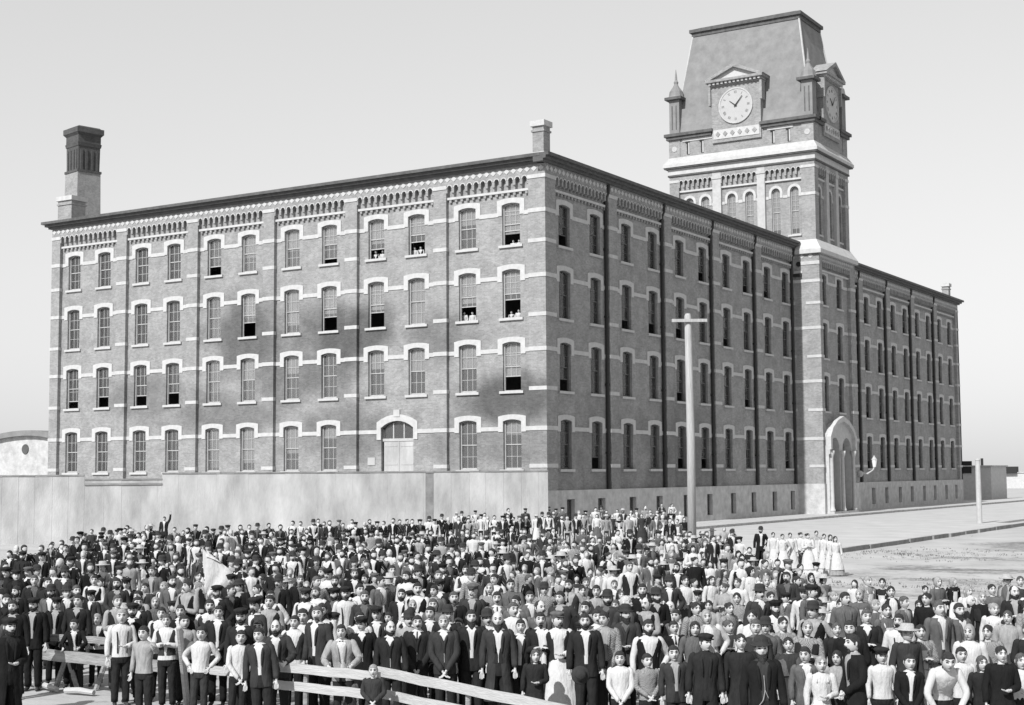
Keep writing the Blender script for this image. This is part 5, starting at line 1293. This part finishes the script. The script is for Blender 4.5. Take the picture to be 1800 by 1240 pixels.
# ---- keep the 286 nearest (and every hand-placed one) as people of their own, the rest is one far mass
WINP = [(900, 421, 3), (909, 420, 3), (659, 440, 3), (672, 439, 3), (725, 433, 3), (737, 432, 3), (815, 547, 2), (828, 547, 2), (897, 546, 2), (908, 543, 2)]
NIND = 300-len(WINP)-1
hand = ind[:n_hand]; auto = sorted(ind[n_hand:], key=lambda t: t[0])
sel = hand+auto[:NIND-n_hand]; far = auto[NIND-n_hand:]
print('PEOPLE', len(ind), 'individual', len(sel), 'far', len(far))
ORD = 'first second third fourth fifth sixth seventh eighth ninth tenth eleventh twelfth thirteenth fourteenth fifteenth sixteenth seventeenth eighteenth nineteenth twentieth'.split()
TEN = {20: 'twenty', 30: 'thirty', 40: 'forty', 50: 'fifty', 60: 'sixty'}
def ordn(n): return ORD[n-1] if n <= 20 else (TEN[n//10*10]+'-'+ORD[n % 10-1] if n % 10 else {30: 'thirtieth', 40: 'fortieth', 50: 'fiftieth', 60: 'sixtieth'}[n])
sel.sort(key=lambda t: t[0])
grp = [t for t in sel if len(t) > 8]; main = [t for t in sel if len(t) == 8]
grp.sort(key=lambda t: t[1]); k = 0
for t in grp:
    if not t[7]: k += 1; t[7] = '%s, %s from left in the aproned group' % (look(t[2]).replace('person: ', '').replace(' and white apron', ''), ordn(k))
rows_ = [main[i:i+46] for i in range(0, len(main), 46)]
used = set()
for ri, rw in enumerate(rows_):
    rw.sort(key=lambda t: t[1]); seen = {}
    for n_, t in enumerate(rw):
        if not t[7]: t[7] = '%s, %s from left, %s row' % (look(t[2]).replace('person: ', ''), ordn(n_+1), ['front', 'second', 'third', 'fourth', 'fifth', 'sixth', 'seventh'][ri])
for t in main+grp:
    g_ = 'aproned women and man by the road' if len(t) > 8 else 'crowd of mill workers'
    put(t[2], (t[3], t[4], pz(t[3], t[4])), t[6], t[5], t[7], g_)
# people leaning out of open windows
for i, (px, py, fl) in enumerate(WINP):
    p = at(px, py, 1, .75); zf = Z_SILL[fl]-.95; h = max(1.3, min(1.85, p.z-zf))
    sp = dict(kid=False, hv=i % 5, kind='woman' if i % 3 == 0 else 'man', top='blouse' if i % 3 == 0 else ('shirt' if i % 3 == 1 else 'vest'), tone='white' if i % 3 != 2 else 'dark', pose='clasp', bottom='trousers', hair='bun' if i % 3 == 0 else 'short')
    pos = ['left', 'right'] if i % 2 == 0 else ['right', 'left']
    u = {0: 'top-floor window nearest the building corner', 1: 'top-floor window left of the fourth downward pilaster', 2: 'top-floor window above the loading door', 3: 'second-highest window one in from the corner', 4: 'second-highest window nearest the building corner'}[i//2]
    u = {0: 'top-floor window nearest the building corner', 1: 'top-floor window left above the door', 2: 'top-floor window right above the door', 3: 'third-floor window one in from the corner', 4: 'third-floor window nearest the building corner'}[i//2]
    put(sp, (p.x, .95, zf), RZ0*.5, h+.0, 'person at %s side of %s' % (pos[0], u), 'people looking out of open windows')
# someone in the portal
p = at(1484, 872, 0, TX+.1); put(dict(kid=False, hv=0, kind='woman', top='tunic', tone='black', pose='clasp', bottom='skirt', btone='black', hair='bun'), (TX-.2, p.y, .32), RZ0, 1.62, 'woman in black standing in the right-hand arch of the tower portal', 'people at the mill entrance')
# ---- far part of the crowd: one object
Gf = []; mats = []; mi_of = {}
def midx(m):
    if m.name not in mi_of: mi_of[m.name] = len(mats); mats.append(m)
    return mi_of[m.name]
VV = []; FF = []; MM = []; off = 0
_np = {}
for t in far:
    sp = dict(t[2]); sp['lo'] = True; sp['hv'] = sp['hv'] % 3
    if sp['pose'] not in ('down', 'clasp', 'cross', 'hip'): sp['pose'] = 'down'
    s_ = t[5]/1.735; c_, q_ = math.cos(t[6]), math.sin(t[6]); T = np.array([[c_, -q_, 0], [q_, c_, 0], [0, 0, 1]])*s_
    pieces_ = [(('body', sp['pose'], sp['kid'], sp['hv']), body_geo(sp['pose'], sp['kid'], sp['hv'], True), None)]+[(k_, fn(), m) for nm, k_, fn, m in outfit(sp)]
    for k_, G, m in pieces_:
        if k_ not in _np: _np[k_] = np.array(G.v)
        V_ = _np[k_]@T.T+np.array([t[3], t[4], pz(t[3], t[4])]); VV.append(V_)
        FF += [tuple(i+off for i in f) for f in G.f]; MM += [midx(BM[i]) for i in G.m] if m is None else [midx(m)]*len(G.f); off += len(V_)
me = bpy.data.meshes.new('far_crowd'); me.from_pydata(np.concatenate(VV).tolist(), [], FF)
for m in mats: me.materials.append(m)
me.polygons.foreach_set('material_index', MM); me.polygons.foreach_set('use_smooth', [True]*len(FF)); me.update()
fo = bpy.data.objects.new('far_crowd', me); C.objects.link(fo)
tag(fo, 'dense far part of the crowd standing before the board wall', 'crowd', kind='stuff')

# ------------------------------------------------------------------ fence, trestle, post, flag
fence = empty('rail_fence', (33, -60.8, 0)); tag(fence, 'low fence of pale bare planks in front of the centre of the crowd', 'fence')
fl0 = Vector(fence.location)
def board(p, q, w_, t_, name, m, par, off=Vector((0, 0, 0))):
    p = Vector(p)-off; q = Vector(q)-off; d = (q-p); n_ = Vector((d.y, -d.x, 0)).normalized()*t_/2; u_ = Vector((0, 0, w_/2))
    mb = MB(); N = 8; rws = []
    for i in range(N+1):
        c = p+d*i/N+Vector((0, 0, .006*math.sin(i*2.3))); rws.append([c-n_-u_, c+n_-u_, c+n_+u_, c-n_+u_])
    mb.grid(rws, 0, True); mb.face(rws[0]); mb.face(rws[-1]); return mb.build(name, m, par)
def P3(px, py, z): v_ = at(px, py, 2, z); return Vector((v_.x, v_.y, z))
a, b, c, d = P3(446, 1168, .93), P3(668, 1190, .93), P3(664, 1180, .94), P3(1010, 1252, .90)
board(a, b, .135, .03, 'rail', M['rail'], fence, fl0); board(c, d, .135, .03, 'rail', M['rail'], fence, fl0)
dn = Vector((-.03, .045, -.27)); board(a+dn, b+dn, .13, .03, 'rail', M['rail'], fence, fl0); board(c+dn+Vector((0, 0, -.05)), d+dn, .13, .03, 'rail', M['rail'], fence, fl0)
nrm = Vector((-.53, .85, 0))*.10
for (u_, s0, s1) in ((.42, a, b), (.97, a, b), (.5, c, d)):
    q_ = s0.lerp(s1, u_); p = q_+nrm-fl0; mb = MB(); mb.tube([(p.x, p.y, -.1), (p.x+.01, p.y, q_.z-.06)], [.045, .038], 7); mb.build('post', M['raild'], fence)  # darker wood on the posts: their shade put into the colour
tr_ = empty('trestle', (24.6, -57.5, 0)); tag(tr_, 'old plank laid on splayed trestle legs at the lower left', 'trestle'); t0 = Vector(tr_.location)
board(P3(45, 1147, .62), P3(300, 1173, .62), .19, .05, 'plank', M['raild'], tr_, t0)
board(P3(283, 1169, .62), P3(455, 1186, .62), .14, .04, 'plank', M['rail'], tr_, t0)
board(P3(48, 1118, .88), P3(205, 1128, .88), .12, .04, 'plank', M['raild'], tr_, t0)
for px in (48, 118, 190):
    tp = P3(px, 1152, .6)-t0
    for dx in (-.2, .2):
        mb = MB(); mb.tube([tp+Vector((0, 0, 0)), Vector((tp.x+dx*.85, tp.y+dx*.53, 0))], [.045, .05], 6); mb.build('leg', M['raild'], tr_)
for i, (p_, q_) in enumerate((((45, 1198), (100, 1212)), ((115, 1214), (165, 1218)))):
    mb = MB(); u0, u1 = P3(p_[0], p_[1], .05), P3(q_[0], q_[1], .05); mb.tube([(0, 0, 0), (u1-u0)*.5+Vector((0, 0, .02)), u1-u0], [.05, .055, .045], 8)
    tag(mb.build('fallen_pole', M['rail'], loc=u0), ['pale pole lying on the ground by the left trestle leg', 'short pale pole lying on the ground right of the longer one'][i], 'pole', 'poles lying on the ground')
pb_ = P3(330, 1243, 0); mb = MB(); pt_ = P3(315, 1104, 1.42); mb.tube([(0, 0, -.05), (pt_-pb_)*.5, pt_-pb_], [.055, .055, .05], 8); mb.sphere(tuple(pt_-pb_), (.05, .05, .04))
tag(mb.build('leaning_post', M['rail'], loc=pb_), 'rounded bare post leaning among the boys in white shirts', 'post')
# held flag
fd = head_at(366, 1010, 1.7); fx = at(366, 1035, 2, 1.35)
fg = empty('white_flag', (fx.x, fx.y, 0), R(32)); tag(fg, 'limp white cloth flag held up on a stick in the left crowd', 'flag')
sc_ = depth(fx.x, fx.y)/FPX
mb = MB(); zt_ = 1.35+(1035-962)*sc_; mb.tube([(.0, 0, .9), (-10*sc_, 0, zt_)], [.015, .012], 6); mb.build('stick', M['pole'], fg)
mb = MB(); rws = []
for i in range(13):
    v_ = i/12; wdt = (8+46*math.sin(math.pi*min(1, v_*1.05))**.8)*sc_; z = zt_-v_*80*sc_
    rws.append([(-12*sc_+v_*8*sc_+wdt*u/8+.01*math.sin(i), -.03+.035*math.sin(u*1.4+i*.35)*(.4+u/8), z-(u/8)**2*16*sc_) for u in range(9)])
mb.grid(rws); mb.build('cloth', M['c_white'], fg, smooth=True)
for (px, py, lab) in ((478, 1178, 'dark round hat held over the top rail by the bearded man'), (1020, 1186, 'dark round hat held low beside the white apron')):
    p = P3(px, py, .90 if px < 600 else .93); g_ = Geo(); g_.loft([(.0, 0, 0, .125, .13), (-.008, 0, 0, .13, .135), (.008, 0, 0, .122, .127), (.01, 0, 0, .085, .09), (.07, 0, 0, .08, .085), (.1, 0, 0, .055, .055), (.108, 0, 0, .004, .004)], 18)
    o = bpy.data.objects.new('held_hat', g_.mesh('held_hat', [M['felt']])); C.objects.link(o); o.location = p+Vector((.53, -.85, 0))*.04; o.rotation_euler = (R(75), 0, RZ0); tag(o, lab, 'hat', 'hats held in hand')
# grass
gr = MB(); qg = random.Random(5)
for _ in range(3600):
    x, y = qg.uniform(21.6, 46), qg.uniform(-30, 12)
    if math.sin(x*.35+y*.12)+math.sin(y*.27-x*.1)+qg.uniform(-.5, .5) < 1.15: continue
    zb = gz(x, y)-.02
    for _k in range(5):
        a = qg.uniform(0, 6.28); l = qg.uniform(.03, .11); xx, yy = x+qg.uniform(-.12, .12), y+qg.uniform(-.12, .12)
        gr.face([(xx-.015, yy, zb), (xx+.015, yy, zb), (xx+l*.5*math.cos(a), yy+l*.5*math.sin(a), zb+l)])
tag(gr.build('grass', M['grass']), 'sparse tufts of dry grass on the open ground right of the crowd', 'grass', kind='stuff')
